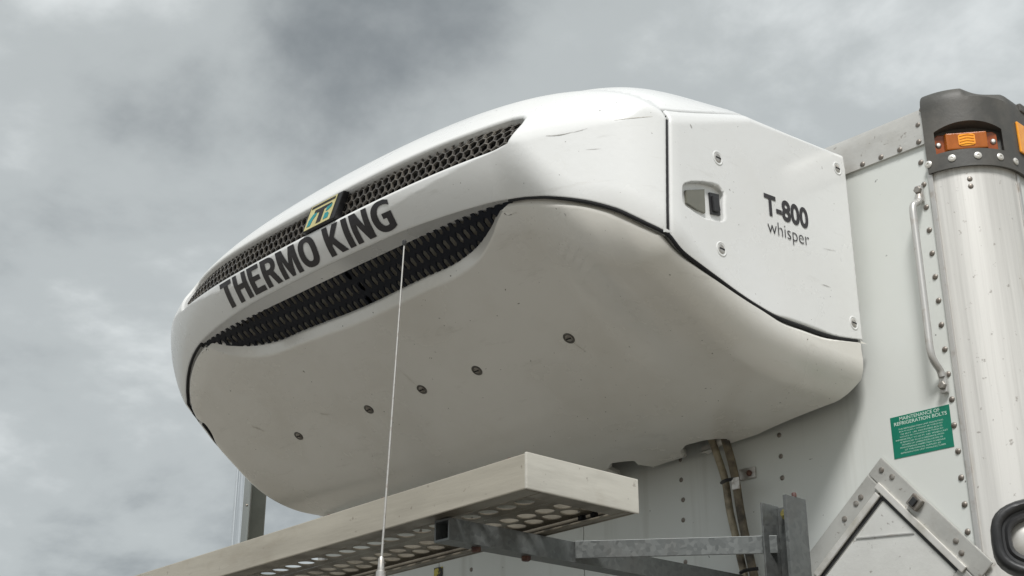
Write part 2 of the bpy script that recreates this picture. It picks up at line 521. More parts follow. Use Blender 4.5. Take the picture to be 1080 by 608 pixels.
def front_pt(x, z, off=0.0):
    """point on the housing straight behind (x, z), off = depth below the surface"""
    x, z = np.atleast_1d(np.asarray(x, float)), np.atleast_1d(np.asarray(z, float))
    x, z = np.broadcast_arrays(x, z)
    lo, hi = np.full(x.shape, .5), np.full(x.shape, .95)
    for _ in range(40):
        m = (lo + hi) / 2
        ins = F(np.stack([x, m, z], -1)) < -off
        hi = np.where(ins, m, hi); lo = np.where(ins, lo, m)
    return np.stack([x, hi, z], -1)
def mirror(p):
    p = np.array(p, float).copy(); p[:, 0] = 2 * XC - p[:, 0]; return p[::-1]

unit = thing('refrigeration_unit', 'white truck refrigeration unit with two black grilles bolted to the box front wall', 'refrigeration unit', tuple(W((XC, 1.0, .34))))

def resample(uv, h):
    L = np.vstack([uv, uv[:1]])
    o = []
    for a, b in zip(L[:-1], L[1:]):
        n = max(1, int(math.ceil(np.linalg.norm(b - a) / h)))
        o += [a + (b - a) * j / n for j in range(n)]
    o = np.array(o)
    keep = np.linalg.norm(o - np.roll(o, 1, 0), axis=1) > 1e-4
    return o[keep]

def shell_panel(name, loops, m, rows, skirt, h=.011, gap=.0013, parent=None, flat=False, wfun=None):
    """one moulded panel of the housing: outline(s) on the solid, rounded rim rows, inward return"""
    V, N, Fc = [], [], []
    inner = []
    for li, lp in enumerate(loops):
        uv = resample(lp, h * .8)
        ar = 0.5 * np.sum(uv[:, 0] * np.roll(uv[:, 1], -1) - np.roll(uv[:, 0], -1) * uv[:, 1])
        if (ar < 0) == (li == 0): uv = uv[::-1]
        t = np.roll(uv, -1, 0) - np.roll(uv, 1, 0); t /= np.linalg.norm(t, axis=1)[:, None]
        nn = np.stack([-t[:, 1], t[:, 0]], 1)
        e = 2e-3
        P0 = lift(uv); P1 = lift(uv + nn * e)
        sc = e / np.maximum(np.linalg.norm(P1 - P0, axis=1), 2e-4)
        rws = rows[li] if isinstance(rows[0], list) else rows
        prev = None
        wv = wfun(P0) if wfun else np.ones(len(uv))
        sk = skirt[li] if hasattr(skirt, '__len__') else skirt
        n = len(uv)
        T0 = P0 - P1; T0 /= np.linalg.norm(T0, axis=1)[:, None]
        for ri, (ins, dep, ang) in enumerate(rws):
            q = uv + nn * (sc * (ins * wv + gap))[:, None]
            p = lift(q); gN = gradF(p)
            T = T0 - gN * np.sum(T0 * gN, 1)[:, None]; T /= np.linalg.norm(T, axis=1)[:, None]
            base = len(V)
            pp = p - gN * (dep * wv)[:, None]; nr = gN * math.cos(ang) + T * math.sin(ang)
            if ri == 0:
                dk = -gN.copy(); dn = (dk[:, 2] > 0) & flat
                dk[dn, 2] = -.10; dk /= np.linalg.norm(dk, axis=1)[:, None]
                TT = T - dk * np.sum(T * dk, 1)[:, None]; TT /= np.linalg.norm(TT, axis=1)[:, None]
                skv = sk(pp) if callable(sk) else np.full(n, sk)
                V += list(pp + dk * skv[:, None]); N += list(TT); V += list(pp); N += list(TT)
                for i in range(n):
                    j = (i + 1) % n
                    Fc.append((base + i, base + j, base + n + j, base + n + i))
                base += 2 * n
            V += list(pp); N += list(nr)
            if prev is not None:
                for i in range(n):
                    j = (i + 1) % n
                    Fc.append((prev + i, prev + j, base + j, base + i))
            prev = base
        inner.append((prev, q))
    # fill
    lo, hi = inner[0][1].min(0), inner[0][1].max(0)
    gx, gy = np.meshgrid(np.arange(lo[0], hi[0], h), np.arange(lo[1], hi[1], h))
    gx[1::2] += h / 2
    G = np.stack([gx.ravel(), gy.ravel()], 1)
    ok = pip(G, inner[0][1])
    for _, q in inner[1:]: ok &= ~pip(G, q)
    G = G[ok]
    allq = np.vstack([q for _, q in inner])
    dm = np.full(len(G), 9.0)
    for s in range(0, len(G), 4000):
        dm[s:s + 4000] = np.min(np.hypot(G[s:s + 4000, None, 0] - allq[None, :, 0], G[s:s + 4000, None, 1] - allq[None, :, 1]), 1)
    G = G[dm > h * .6]
    verts, edges, idx = [], [], []
    for b, q in inner:
        k = len(verts); n = len(q)
        verts += [Vector(p) for p in q]; idx += list(range(b, b + n))
        edges += [(k + i, k + (i + 1) % n) for i in range(n)]
    nb = len(verts)
    verts += [Vector(p) for p in G]
    gb = len(V); GP = lift(G)
    V += list(GP); N += list(gradF(GP)); idx += list(range(gb, gb + len(G)))
    r = delaunay_2d_cdt(verts, edges, [], 0, 1e-7)
    rv = np.array([tuple(p) for p in r[0]])
    mp = [idx[o[0]] if len(o) else -1 for o in r[3]]
    tr = np.array(r[2]); cen = rv[tr].mean(1)
    ok = pip(cen, inner[0][1])
    for _, q in inner[1:]: ok &= ~pip(cen, q)
    for t in tr[ok]:
        q = [mp[i] for i in t]
        if -1 in q or len(set(q)) < 3: continue
        Fc.append(tuple(q))
    me = bpy.data.meshes.new(name)
    V = W(np.array(V)); N = np.array(N)
    # orientation: faces agree with their vertex normals
    out = []
    for fc in Fc:
        a, b, c = V[fc[0]], V[fc[1]], V[fc[2]]
        if np.dot(np.cross(b - a, c - a), N[list(fc)].sum(0)) < 0: fc = fc[::-1]
        out.append(fc)
    me.from_pydata([tuple(p) for p in V], [], out)
    me.update()
    for p in me.polygons: p.use_smooth = True
    if len(me.vertices) == len(N):
        me.normals_split_custom_set_from_vertices([tuple(p) for p in N])
    return link_obj(name, me, m, parent)

# traced joints of the housing (right half; left half mirrored)
A_px = [(706, 247), (693, 240.5), (680, 234.5), (665, 227.5), (650, 221), (635, 216.4), (620, 212.8), (600, 210), (583, 208.8), (566, 208.8), (548, 210.3), (531, 213.2), (500, 221), (462, 233), (425, 246.5), (390, 262)]
B_px = [(516, 232), (509, 247), (494, 267), (469, 285.5), (440, 299), (413, 312), (392, 322.5)]
def joint_curves():
    A3 = march(A_px)
    A3 = A3[A3[:, 0] > XC + .05]
    A3 = np.vstack([A3, [front_pt(XC, A3[-1, 2] + .0002)[0]]])
    A = catmull(A3, 5)
    nA = int(np.argmin(np.abs(A[:, 0] - (XC + .238))))   # where the lower grille opening begins
    B3 = march(B_px)
    B3 = np.vstack([[A[nA]], [march([(522, 222)])[0]], B3, [front_pt(XC, B3[-1, 2] - .0002)[0]]])
    return A, nA, catmull(B3, 6)
WR = 0.0
AL, nAL, BL = joint_curves()
WR = 1.0
A, nA, B = joint_curves()
SEAM_Y = float(A[0, 1])
def side_pt(y, z):
    y, z = np.broadcast_arrays(np.atleast_1d(np.asarray(y, float)), np.atleast_1d(np.asarray(z, float)))
    lo, hi = np.full(y.shape, XC + .1), np.full(y.shape, XC + .45)
    for _ in range(40):
        m = (lo + hi) / 2
        ins = F(np.stack([m, y, z], -1)) < 0
        lo = np.where(ins, m, lo); hi = np.where(ins, hi, m)
    return np.stack([lo, y, z], -1)
pan_px = [(720, 264.5), (740, 280), (760, 294.5), (780, 309), (800, 322), (822, 334.5), (850, 345), (880, 355)]
P3 = march(pan_px)
P3 = np.vstack([[A[0]], P3, [side_pt(REAR, .4025)[0]]])
PAN = catmull(P3, 5)
SM = march([(706 - k * .08, 247 - k * 10.2) for k in range(13)])       # the joint between front and side panels
SEAM_T = SM[-1, 1]
ys = np.linspace(SEAM_T, REAR, 14)
TOP = np.stack([np.full(14, XC + Q['hw'] - .007), ys, creasez(Q['hw'], ys) + .0075], 1)
TOP[0] = SM[-1] + np.array([-.006, 0, .010]); TOP[1, 0] -= .002
SEAM = np.vstack([A[:1], SM[1:], TOP[:1]])
ROOF = np.array([(XC + d, REAR, .63) for d in np.linspace(.35, 0, 10)])

fr = np.vstack([A[::-1], SEAM[1:], TOP[1:], ROOF])
frl = np.vstack([AL[::-1], SEAM[1:], TOP[1:], ROOF])
front_loop = np.vstack([fr, mirror(frl)[1:-1]])
# upper grille opening
def gt(d): return .5418 + .17 * d * d
ub = [(d, .5200 + .022 * d * d) for d in np.linspace(0, .2555, 14)]
ut = [(.2585, .5275), (.2620, .5400), (.2618, .5470), (.2575, .5508), (.2480, .5522), (.236, .5512)] + [(d, gt(d)) for d in np.linspace(.21, 0, 12)]
UG = front_pt(np.array([XC + d for d, z in ub + ut]), np.array([z for d, z in ub + ut]))
ug_loop = np.vstack([UG, mirror(UG)[1:-1]])
def lens_w(x): return np.clip(1 - (np.abs(x - XC) / .245) ** 2, 0, 1)
def front_return(p): return .0100 + .0070 * lens_w(p[:, 0])
ROWS = [(0, .0016, 1.15), (.0006, .0006, .7), (.0016, .00012, .3), (.0030, 0, 0)]
shell_panel('front_shell', [chart(front_loop), chart(ug_loop)], 'white_shell',
            [[(0, .0022, 1.2), (.0008, .0009, .75), (.0020, .0002, .3), (.0036, 0, 0)], [(0, .0026, 1.2), (.0010, .0010, .75), (.0024, .00025, .3), (.0042, 0, 0)]],
            [front_return, .006], parent=unit, flat=True)
# side panels
badge_px = [(722.6, 197), (724.5, 194.3), (731.4, 192.4), (743.8, 192.8), (751, 194.6), (757.5, 197.4), (762, 200.8), (763.8, 205), (764.2, 228.5), (763, 231.8), (760, 232.6), (752, 230.6), (743.8, 227.5), (733, 221.8), (724.5, 216.5), (722.8, 213.5)]
BD = march(badge_px)
pl = np.vstack([PAN, [(XC + Q['hw'], REAR, z) for z in np.linspace(.415, .570, 14)], TOP[::-1], SEAM[::-1][1:-1]])
shell_panel('side_panel', [chart(pl), chart(BD)], 'white_shell', [ROWS, [(0, .0022, 1.2), (.0008, .0009, .75), (.0016, .0002, .3), (.0026, 0, 0)]], [.012, .004], parent=unit)
shell_panel('side_panel', [chart(mirror(pl))], 'white_shell', ROWS, .006, parent=unit)
# belly shell
rear = [(XC + Q['hw'], REAR, z) for z in (.385, .375, .365)] + [(XC + d, REAR, .30) for d in (.34, .30, .26, .235)]
hose_cut = [(XC + .226, REAR - .018, .335), (XC + .212, REAR - .027, .335), (XC + .192, REAR - .029, .335), (XC + .178, REAR - .020, .335), (XC + .172, REAR, .330)]
notch = [(XC + .120, REAR, .330), (XC + .110, REAR - .022, .335), (XC + .117, REAR - .033, .335), (XC + .103, REAR - .040, .335), (XC + .095, REAR - .034, .335), (XC + .092, REAR - .030, .335), (XC + .084, REAR - .029, .335), (XC + .078, REAR, .330)]
tail = [(XC + .04, REAR, .30), (XC, REAR, .30)]
rb = np.array(rear + hose_cut + [(XC + .15, REAR, .30)] + notch + tail)
rl = np.array(rear + [(XC + .15, REAR, .30)] + tail)
right = np.vstack([B[::-1], A[:nA][::-1], PAN[1:], rb])
left = mirror(np.vstack([BL[::-1], AL[:nAL][::-1], PAN[1:], rl]))
belly_loop = np.vstack([right, left[1:-1]])
def lip_w(p):                          # broad rolled lip round the grille opening, plain edge elsewhere
    a = np.clip((p[:, 2] - .395) / .03, 0, 1) * np.clip((.88 - p[:, 1]) / .12, 0, 1)
    return .30 + .60 * a
shell_panel('belly_shell', [chart(belly_loop)], 'white_belly', [(0, .0100, 1.15), (.0012, .0076, .85), (.0078, .0010, .72), (.0096, .0002, .28), (.0118, 0, 0)], .004, gap=.0027, parent=unit, wfun=lip_w)

# black strips that paint shade into the open panel joints
def joint_shade(pts, r, dep):
    p = lift(chart(np.array(pts))); p = p - gradF(p) * dep
    b = MB(); b.tube(list(W(p)), r, 8); b.build('joint_shade_strip', 'cavity_black', unit, smooth=.9)
joint_shade(np.vstack([A[:nA + 1][::-1], PAN[1:-1]]), .0041, .0022)
joint_shade(mirror(np.vstack([AL[:nAL + 1][::-1], PAN[1:-1]])), .0041, .0022)
joint_shade(SEAM[:-1], .0027, .0028)
# black sheet added to paint the shade behind gaps and grilles
def offset_patch(name, m, uvs, depth, parent):
    nu, nv = uvs.shape[:2]
    p = lift(uvs.reshape(-1, 2)); p = p - gradF(p) * depth
    b = MB(); b.add(W(p), [(i * nv + j, (i + 1) * nv + j, (i + 1) * nv + j + 1, i * nv + j + 1) for i in range(nu - 1) for j in range(nv - 1)])
    return b.build(name, m, parent, smooth=1.0)
aa, tt = np.meshgrid(np.linspace(0.02, 1.53, 26), np.linspace(0, 2 * math.pi, 73), indexing='ij')
offset_patch('inner_shade', 'cavity_black', np.stack([aa * np.cos(tt), aa * np.sin(tt)], -1), .034, unit)

def hex_sheet(name, m, x0, x1, z0, z1, pu, pv, hole, off, thick, parent, lab=None):
    """perforated grille following the housing, one honeycomb cell after another"""
    b = MB(); X, Z, Dp, fs = [], [], [], []
    rv = pv * .75
    hexa = [(0, .5), (.5, .25), (.5, -.25), (0, -.5), (-.5, -.25), (-.5, .25)]
    j = 0; z = z0
    while z < z1:
        x = x0 + (pu / 2 if j % 2 else 0)
        while x < x1:
            n = len(X)
            for sc, dd in ((1, 0), (hole, 0), (hole * .97, thick)):
                for a, c in hexa:
                    X.append(x + a * pu * sc); Z.append(z + c * pv * sc); Dp.append(dd)
            for i in range(6):
                k = (i + 1) % 6
                fs += [(n + i, n + k, n + 6 + k, n + 6 + i), (n + 6 + i, n + 6 + k, n + 12 + k, n + 12 + i)]
            x += pu
        z += rv; j += 1
    X = np.array(X)
    p = front_pt(X, np.array(Z), off(X) if callable(off) else off)
    p[:, 1] += np.array(Dp)
    b.add(W(p), fs)
    me = bpy.data.meshes.new(name); me.from_pydata(b.v, [], b.f)
    bm = bmesh.new(); bm.from_mesh(me); bmesh.ops.remove_doubles(bm, verts=bm.verts, dist=2e-4); bmesh.ops.recalc_face_normals(bm, faces=bm.faces); bm.to_mesh(me); bm.free()
    return link_obj(name, me, m, parent, kind='stuff', label=lab)
hex_sheet('upper_grille', 'grille_wire', XC - .272, XC + .273, .515, .557, .0086, .0094, .88, .0048, .0022, unit, 'black honeycomb upper grille')
hex_sheet('lower_grille', 'grille_black', XC - .243, XC + .240, .432, .500, .0098, .0120, .60, lambda x: (.0045 + .0085 * lens_w(x)), .0020, unit, 'black perforated lower grille')
# finned coil behind the lower grille, in two halves
for d0, d1 in ((-.225, -.003), (.007, .222)):
    xs, zs = np.meshgrid(np.linspace(XC + d0, XC + d1, 30), np.linspace(.466, .500, 8), indexing='ij')
    p = front_pt(xs.ravel(), zs.ravel(), .0115 + .0115 * lens_w(xs.ravel()))
    b = MB(); b.add(W(p), [(i * 8 + j, (i + 1) * 8 + j, (i + 1) * 8 + j + 1, i * 8 + j + 1) for i in range(29) for j in range(7)])
    b.build('condenser_coil', 'coil_fins', unit)

# --- lettering on the front
def surf_text(name, tris, x0, x1, z0, z1, m, parent, cuts=5, off=.0005):
    v, fs = tris
    lo, hi = v.min(0), v.max(0)
    q = (v - lo) / (hi - lo)
    me = bpy.data.meshes.new(name)
    me.from_pydata([(x0 + a * (x1 - x0), 0, z0 + c * (z1 - z0)) for a, c in q], [], fs)
    bm = bmesh.new(); bm.from_mesh(me)
    for i in range(1, cuts):
        bmesh.ops.bisect_plane(bm, geom=bm.verts[:] + bm.edges[:] + bm.faces[:], plane_co=(0, 0, z0 + (z1 - z0) * i / cuts), plane_no=(0, 0, 1))
    P = np.array([tuple(p.co) for p in bm.verts])
    p = front_pt(P[:, 0], P[:, 2]); p = W(p + gradF(p) * off)
    for vv, c in zip(bm.verts, p): vv.co = c
    bmesh.ops.recalc_face_normals(bm, faces=bm.faces)
    bm.to_mesh(me); bm.free()
    return link_obj(name, me, m, parent)
def arc(cx, cy, rx, ry, a0, a1, n=10, pw=1.0):
    o = []
    for i in range(n + 1):
        a = math.radians(a0 + (a1 - a0) * i / n); c, s = math.cos(a), math.sin(a)
        o.append((cx + rx * math.copysign(abs(c) ** pw, c), cy + ry * math.copysign(abs(s) ** pw, s)))
    return o
LET = {
 'T': (.60, [[(0, 1), (0, .81), (.19, .81), (.19, 0), (.41, 0), (.41, .81), (.60, .81), (.60, 1)]]),
 'H': (.66, [[(0, 0), (0, 1), (.21, 1), (.21, .60), (.45, .60), (.45, 1), (.66, 1), (.66, 0), (.45, 0), (.45, .41), (.21, .41), (.21, 0)]]),
 'E': (.56, [[(0, 0), (0, 1), (.55, 1), (.55, .82), (.21, .82), (.21, .60), (.51, .60), (.51, .42), (.21, .42), (.21, .18), (.56, .18), (.56, 0)]]),
 'R': (.66, [[(0, 0), (0, 1), (.36, 1)] + arc(.36, .71, .29, .29, 90, -62, 9) + [(.67, 0), (.44, 0), (.29, .38), (.21, .38), (.21, 0)], [(.21, .57), (.33, .57)] + arc(.33, .695, .12, .125, -90, 90, 6) + [(.21, .82)]]),
 'M': (.86, [[(0, 0), (0, 1), (.27, 1), (.43, .42), (.59, 1), (.86, 1), (.86, 0), (.66, 0), (.66, .62), (.50, 0), (.36, 0), (.20, .62), (.20, 0)]]),
 'O': (.74, [arc(.37, .5, .37, .52, 0, 345, 23, .78), arc(.37, .5, .155, .335, 0, 342, 19, .85)]),
 'K': (.68, [[(0, 0), (0, 1), (.21, 1), (.21, .60), (.43, 1), (.67, 1), (.38, .54), (.69, 0), (.44, 0), (.25, .36), (.21, .30), (.21, 0)]]),
 'I': (.22, [[(0, 0), (0, 1), (.22, 1), (.22, 0)]]),
 'N': (.68, [[(0, 0), (0, 1), (.25, 1), (.48, .42), (.48, 1), (.68, 1), (.68, 0), (.44, 0), (.20, .60), (.20, 0)]]),
 'G': (.70, [[(.70, .93), (.70, .74)] + [(.62, .80), (.50, .84)] + arc(.42, .5, .20, .34, 95, 265, 10, .85) + [(.44, .165), (.49, .18), (.49, .38), (.37, .38), (.37, .55), (.70, .55), (.70, .06)] + [(.58, .005), (.44, -.02)] + arc(.42, .5, .42, .52, 262, 98, 14, .8) + [(.54, 1.01)]]),
}
word = 'THERMO KING'
adv, xs = 0, []
for ch in word:
    if ch == ' ': adv += .27; continue
    xs.append((ch, adv)); adv += LET[ch][0] + .095
adv -= .095
TX0, TX1, TZ0, TZ1 = XC - .1570, XC + .1190, .4925, .5160
for ch, a in xs:
    V_, T_ = poly_tris(LET[ch][1])
    sx = (TX1 - TX0) / adv; szz = TZ1 - TZ0
    lo, hi = V_.min(0), V_.max(0)
    surf_text('letter', (V_, T_), TX0 + (a + lo[0]) * sx, TX0 + (a + hi[0]) * sx, TZ0 + lo[1] * szz, TZ0 + hi[1] * szz, 'letter_black', unit)

# --- lettering on the side panel
XS = XC + Q['hw'] + .0005
def side_text(name, s, y0, y1, z0, z1, bold, m, parent, tilt=.085):
    v, fs = text_tris(s, bold)
    lo, hi = v.min(0), v.max(0); q = (v - lo) / (hi - lo)
    b = MB(); b.add(W(np.array([(XS, y0 + a * (y1 - y0), z0 + c * (z1 - z0) + tilt * a * (y1 - y0)) for a, c in q])), fs)
    return b.build(name, m, parent)
side_text('model_lettering', 'T-800', .8556, .9189, .4820, .5023, .032, 'letter_black', unit)
side_text('model_lettering', 'whisper', .8576, .9174, .4622, .4785, -.012, 'letter_black', unit)

# --- badge pocket with grey badge and black latch
XB = float(march([(745, 213)])[0][0])
def sp(px, d):                        # point behind the pixel on a plane d below the side panel
    return on_plane([px], 0, XB - d)[0]
mb = MB()
loopf = march(badge_px); cen = loopf.mean(0)
lo_ = [p + (p - cen) * .06 - np.array([.0052, 0, 0]) for p in loopf]
mb.add(W(np.array(lo_)), [tuple(range(len(lo_)))])
pocket = mb.build('latch_pocket', 'white_shell', unit)
def side_prism(name, pxs, d0, d1, m, parent, bevel=.0012):
    b = MB(); n = len(pxs)
    p0 = [sp(p, d0) for p in pxs]
    p1 = [np.array([XB - d1, p[1], p[2]]) for p in p0]
    b.add(W(np.array(p0 + p1)), [tuple(range(n)), tuple(range(n, 2 * n))[::-1]] + [(i, n + i, n + (i + 1) % n, (i + 1) % n) for i in range(n)])
    return b.build(name, m, parent, bevel=bevel)
side_prism('badge_plate', [(723.6, 200.5), (743.2, 199.6), (744.2, 225.1), (735, 221), (724.3, 214.2)], .0030, .0052, 'badge_grey', unit)
lt = side_prism('latch', [(748.4, 202.8), (758.6, 205.2), (760.2, 227.6), (750.3, 225.6)], .0034, .0052, 'black_plastic', unit)
side_prism('latch_paddle', [(751.8, 206), (757.6, 207.2), (760.6, 222), (759.4, 223.8), (753.6, 222.4)], .0014, .0038, 'black_plastic', unit, bevel=.002)

# --- screws
def screw(px, m='steel', r=.0105, parent=None, side=True, name='screw'):
    p = march([px])[0]; n = gradF(p[None])[0]
    par_ = parent or unit
    u, v, n = ortho(n)
    c = W(p)
    b = MB(); b.lathe([(r * 1.55, -.004), (r * 1.55, .0006), (r * 1.35, .0014), (r * 1.1, .0002)], c, n, 20)
    dish = b.build('screw_seat', 'white_shell' if side else 'dimple_dark', par_, smooth=.6)
    b = MB(); b.lathe([(r * .98, -.003), (r * .98, .0004), (r * .8, .0016), (r * .42, .0021), (.0001, .0022)], c, n, 18)
    o = b.build(name, m, par_, smooth=.6)
    b = MB(); ww = .0016
    def M(q): return c + u * q[0] + v * q[1] + n * q[2]
    b.box((-r * .75, -ww, .0014), (r * .75, ww, .0026), M)
    s = b.build('screw_slot', 'cavity_black', None); s.parent = o
for px in [(757, 167), (761, 263), (883, 178), (900.5, 341)]:
    screw(px)
for px in [(600, 357), (503, 391), (445, 411), (389, 432), (315, 460)]:
    screw(px, 'rivet_metal', .0092, side=False)

# --- scuffs and small chips on the paint
def scuff(px, wpx, m='scuff_grey', par_=None):
    c = catmull(px, 5); n = len(c)
    t = np.gradient(c, axis=0); t /= np.linalg.norm(t, axis=1)[:, None]; nn = np.stack([-t[:, 1], t[:, 0]], 1)
    k = np.linspace(0, 1, n); w = .75 * wpx * (.25 + .75 * np.sin(math.pi * np.clip(k, .03, .97))) * (.7 + .5 * rng.random(n)) / 2
    p = march(np.vstack([c + nn * w[:, None], c - nn * w[:, None]])); p = p + gradF(p) * .00025
    b = MB(); b.add(W(p), [(i, i + 1, n + i + 1, n + i) for i in range(n - 1)])
    b.build('scuff_mark', m, par_ or unit)
scuff([(576, 143.5), (585, 143.2), (594, 142), (604, 139.5)], 1.3)
scuff([(604, 140), (612, 138), (620, 135.5)], .6)
scuff([(648, 127), (662, 125.2), (676, 124), (688, 123)], .9, 'scuff_brown')
scuff([(618, 158), (626, 157.6), (634, 157)], .5)
scuff([(727.5, 131), (728.6, 133), (729.8, 135.5)], 1.1)
scuff([(866, 300), (871, 301.5), (876, 303.5)], .8)
scuff([(868, 262), (874, 263.6), (881, 264.8)], .5)
scuff([(595, 225), (596.3, 226.5), (597, 228)], 1.6)
scuff([(486, 250), (487, 252), (488, 253)], 1.2)
scuff([(266, 450), (272, 452), (279, 455)], 1.2, 'scuff_brown'); scuff([(337, 436), (342, 437), (348, 437)], 1.2, 'scuff_brown')
scuff([(604, 361), (611, 366), (618, 371)], .7, 'scuff_brown'); scuff([(421, 390), (432, 400), (440, 407)], .5, 'scuff_brown')
# --- emblem on the upper grille
p0 = front_pt(XC + .028, .5310)[0]; gn = gradF(p0[None])[0]
eu = np.array([1.0, 0, 0]); eu = eu - gn * (eu @ gn); eu /= np.linalg.norm(eu); ev = np.cross(gn, eu)
if ev[2] < 0: ev = -ev
def EM(a, b, d): return W(p0 + eu * (a * .9 + .55 * b) + ev * b * .9 + gn * d)
b = MB(); b.prism([(-.0265, -.0125), (.0290, -.0125), (.0290, .0125), (-.0265, .0125)], EM, -.0065, .0006)
emb = b.build('emblem', 'black_plastic', unit, bevel=.002)
def em_face(poly, m, d, nm):
    b = MB(); b.prism([(x, y * .92 - .0008) for x, y in poly], EM, d - .0006, d); o = b.build(nm, m, None); o.parent = emb
    return o
em_face([(-.0235, -.0115), (.0205, -.0115), (.0205, .0135), (-.0235, .0135)], 'emblem_yellow', .0010, 'emblem_field')
em_face([(-.0215, .0098), (.0185, .0098), (.0185, .0122), (-.0215, .0122)], 'letter_black', .0013, 'emblem_bar')
em_face([(-.0135, .0035), (-.0135, .0070), (.0150, .0070), (.0150, .0045), (.0040, .0040), (.0040, -.0090), (-.0040, -.0090), (-.0040, .0030)], 'letter_black', .0013, 'emblem_mark')
em_face([(-.0200, -.0085), (-.0140, -.0085), (-.0125, -.0030), (-.0085, .0010), (-.0085, .0040), (-.0150, .0030), (-.0195, -.0020)], 'emblem_teal', .0013, 'emblem_mark')
em_face([(.0080, -.0085), (.0160, -.0085), (.0160, -.0045), (.0130, -.0020), (.0080, -.0020)], 'emblem_teal', .0013, 'emblem_mark')
em_face([(.0080, .0000), (.0120, .0000), (.0165, .0025), (.0165, .0058), (.0080, .0040)], 'emblem_teal', .0013, 'emblem_mark')

# ================================================================== TRUCK BOX
RAD = .052
XR = -.522                       # where the flat front wall ends on the right
XL = -1.410
ZF = (0.98 - CAMZ) / S           # floor of the box
ZR = .600
box = thing('truck_box', 'pale grey truck box with riveted front wall and rounded aluminium corner post', 'truck box', tuple(W(((XR + XL) / 2, 2.0, ZF))))
seams = [XR + .001, -.956, -1.186, XL - .001]
for a, b_ in zip(seams[:-1], seams[1:]):
    m = MB(); m.box(W((b_ + .0006, 1.0, ZF)), W((a - .0006, 1.008, .585)))
    m.build('wall_panel', 'wall_paint', box)
m = MB(); m.box(W((XL, 1.0035, ZF)), W((XR, 1.006, .58))); m.build('wall_core', 'cavity_black', box)
YB = 1.0 + RAD + 2.2
for sx, nm in ((1, 'side_wall'), (-1, 'side_wall')):
    xo = XR + RAD if sx > 0 else XL - RAD
    m = MB(); m.box(W((min(xo, xo - sx * .012), 1.0 + RAD, ZF)), W((max(xo, xo - sx * .012), YB, .60))); m.build(nm, 'wall_paint', box)
m = MB(); m.box(W((XL - RAD + .012, YB - .01, ZF)), W((XR + RAD - .012, YB, .60))); m.build('rear_wall', 'wall_paint', box)
m = MB(); m.box(W((XL - RAD + .02, 1.03, .596)), W((XR + RAD - .02, YB, .606))); m.build('roof', 'wall_paint', box)
m = MB(); m.box(W((XL - RAD + .014, 1.02, ZF)), W((XR + RAD - .014, YB - .012, ZF + .03))); m.build('floor_pan', 'galvanised', box)
def arc_pt(th, r, left=False):
    c = (XR, 1.0 + RAD) if not left else (XL, 1.0 + RAD)
    s = -1 if left else 1
    return np.array([c[0] + s * r * math.sin(th), c[1] - r * math.cos(th)])
for left in (False, True):
    m = MB(); n = 28; vs = []
    zs = [ZF, .0, .2, .4, .55]
    for z in zs:
        for i in range(n + 1):
            q = arc_pt(math.radians(90 * i / n), RAD, left); vs.append(W((q[0], q[1], z)))
    m.add(vs, [(j * (n + 1) + i, j * (n + 1) + i + 1, (j + 1) * (n + 1) + i + 1, (j + 1) * (n + 1) + i) for j in range(len(zs) - 1) for i in range(n)])
    m.build('corner_post', 'alu_post', box, smooth=.5)
    # edge beads of the post
    m = MB(); xx = XR if not left else XL
    m.box(W((xx - .0028, .9975, ZF)), W((xx + .0016, 1.001, .54))); m.build('post_trim', 'rod_steel', box, bevel=.001)
    xx = XR + RAD if not left else XL - RAD
    m = MB(); m.box(W((xx - .001, 1.0 + RAD - .001, ZF)), W((xx + .0015, 1.0 + RAD + .003, .54))); m.build('post_trim', 'rod_steel', box, bevel=.001)

# top rail: rounded extrusion along the front edge
prof = [(1.000, .571), (.9972, .571), (.9972, .594), (.9984, .602), (1.002, .6085), (1.008, .6115), (1.03, .6135), (1.06, .6135), (1.06, .6085), (1.006, .604)]
m = MB(); n = len(prof)
xa, xb = XR + .001, XL
m.add([W((xa, y, z)) for y, z in prof] + [W((xb, y, z)) for y, z in prof], [tuple(range(n)), tuple(range(n, 2 * n))[::-1]] + [(i, n + i, n + (i + 1) % n, (i + 1) % n) for i in range(n)])
m.build('top_rail', 'alu_rail', box, smooth=.5)

# rivets: one mesh shared, each its own part
def dome(r, h=.45, n=10):
    b = MB(); b.lathe([(r, -.001), (r, r * .12), (r * .82, r * .34), (r * .45, r * h), (.00005, r * h * 1.02)], (0, 0, 0), (0, -1, 0), n)
    return b.mesh('rivet', smooth=.7)
rv_me = dome(.0060); rv_me.materials.append(MATS['rivet_metal'])
rv_big = dome(.0068, .6); rv_big.materials.append(MATS['rivet_metal'])
def rivet(p, me=None, nrm=None):
    o = bpy.data.objects.new('rivet', me or rv_me)
    COL.objects.link(o)
    o.parent = box
    o.matrix_parent_inverse = Matrix.Translation(-WORLD_LOC[box.name])
    o.location = W(p)
    if nrm is not None:
        o.rotation_euler = (0, 0, math.atan2(nrm[0], -nrm[1]))
for x, z0, z1, dz in ((-.8228, .20, .36, .0200), (-.7047, .2975, .34, .0197), (-.9607, .20, .32, .0208), (-1.1304, .22, .33, .0190), (-1.2201, .22, .33, .0195), (-1.19, .22, .33, .0195)):
    z = .3573 - math.floor((.3573 - z0) / dz) * dz if x > -.9 else z1
    zz = z1
    while zz > z0 - 1e-6:
        rivet((x + rng.normal() * .0004, 1.0, zz + rng.normal() * .0004)); zz -= dz
zz = .5558
while zz > .17:
    rivet((-.5308 + rng.normal() * .0003, 1.0, zz), rv_big); zz -= .0221
for px in [(909.8, 173.4), (929.2, 166), (949, 158.2), (969, 149.9)]:
    p = wallp(px[0], px[1], .9972); rivet(p, rv_big)
for px in [(968, 131.9), (971.8, 115.8)]:
    p = wallp(px[0], px[1], .9972); rivet(p)
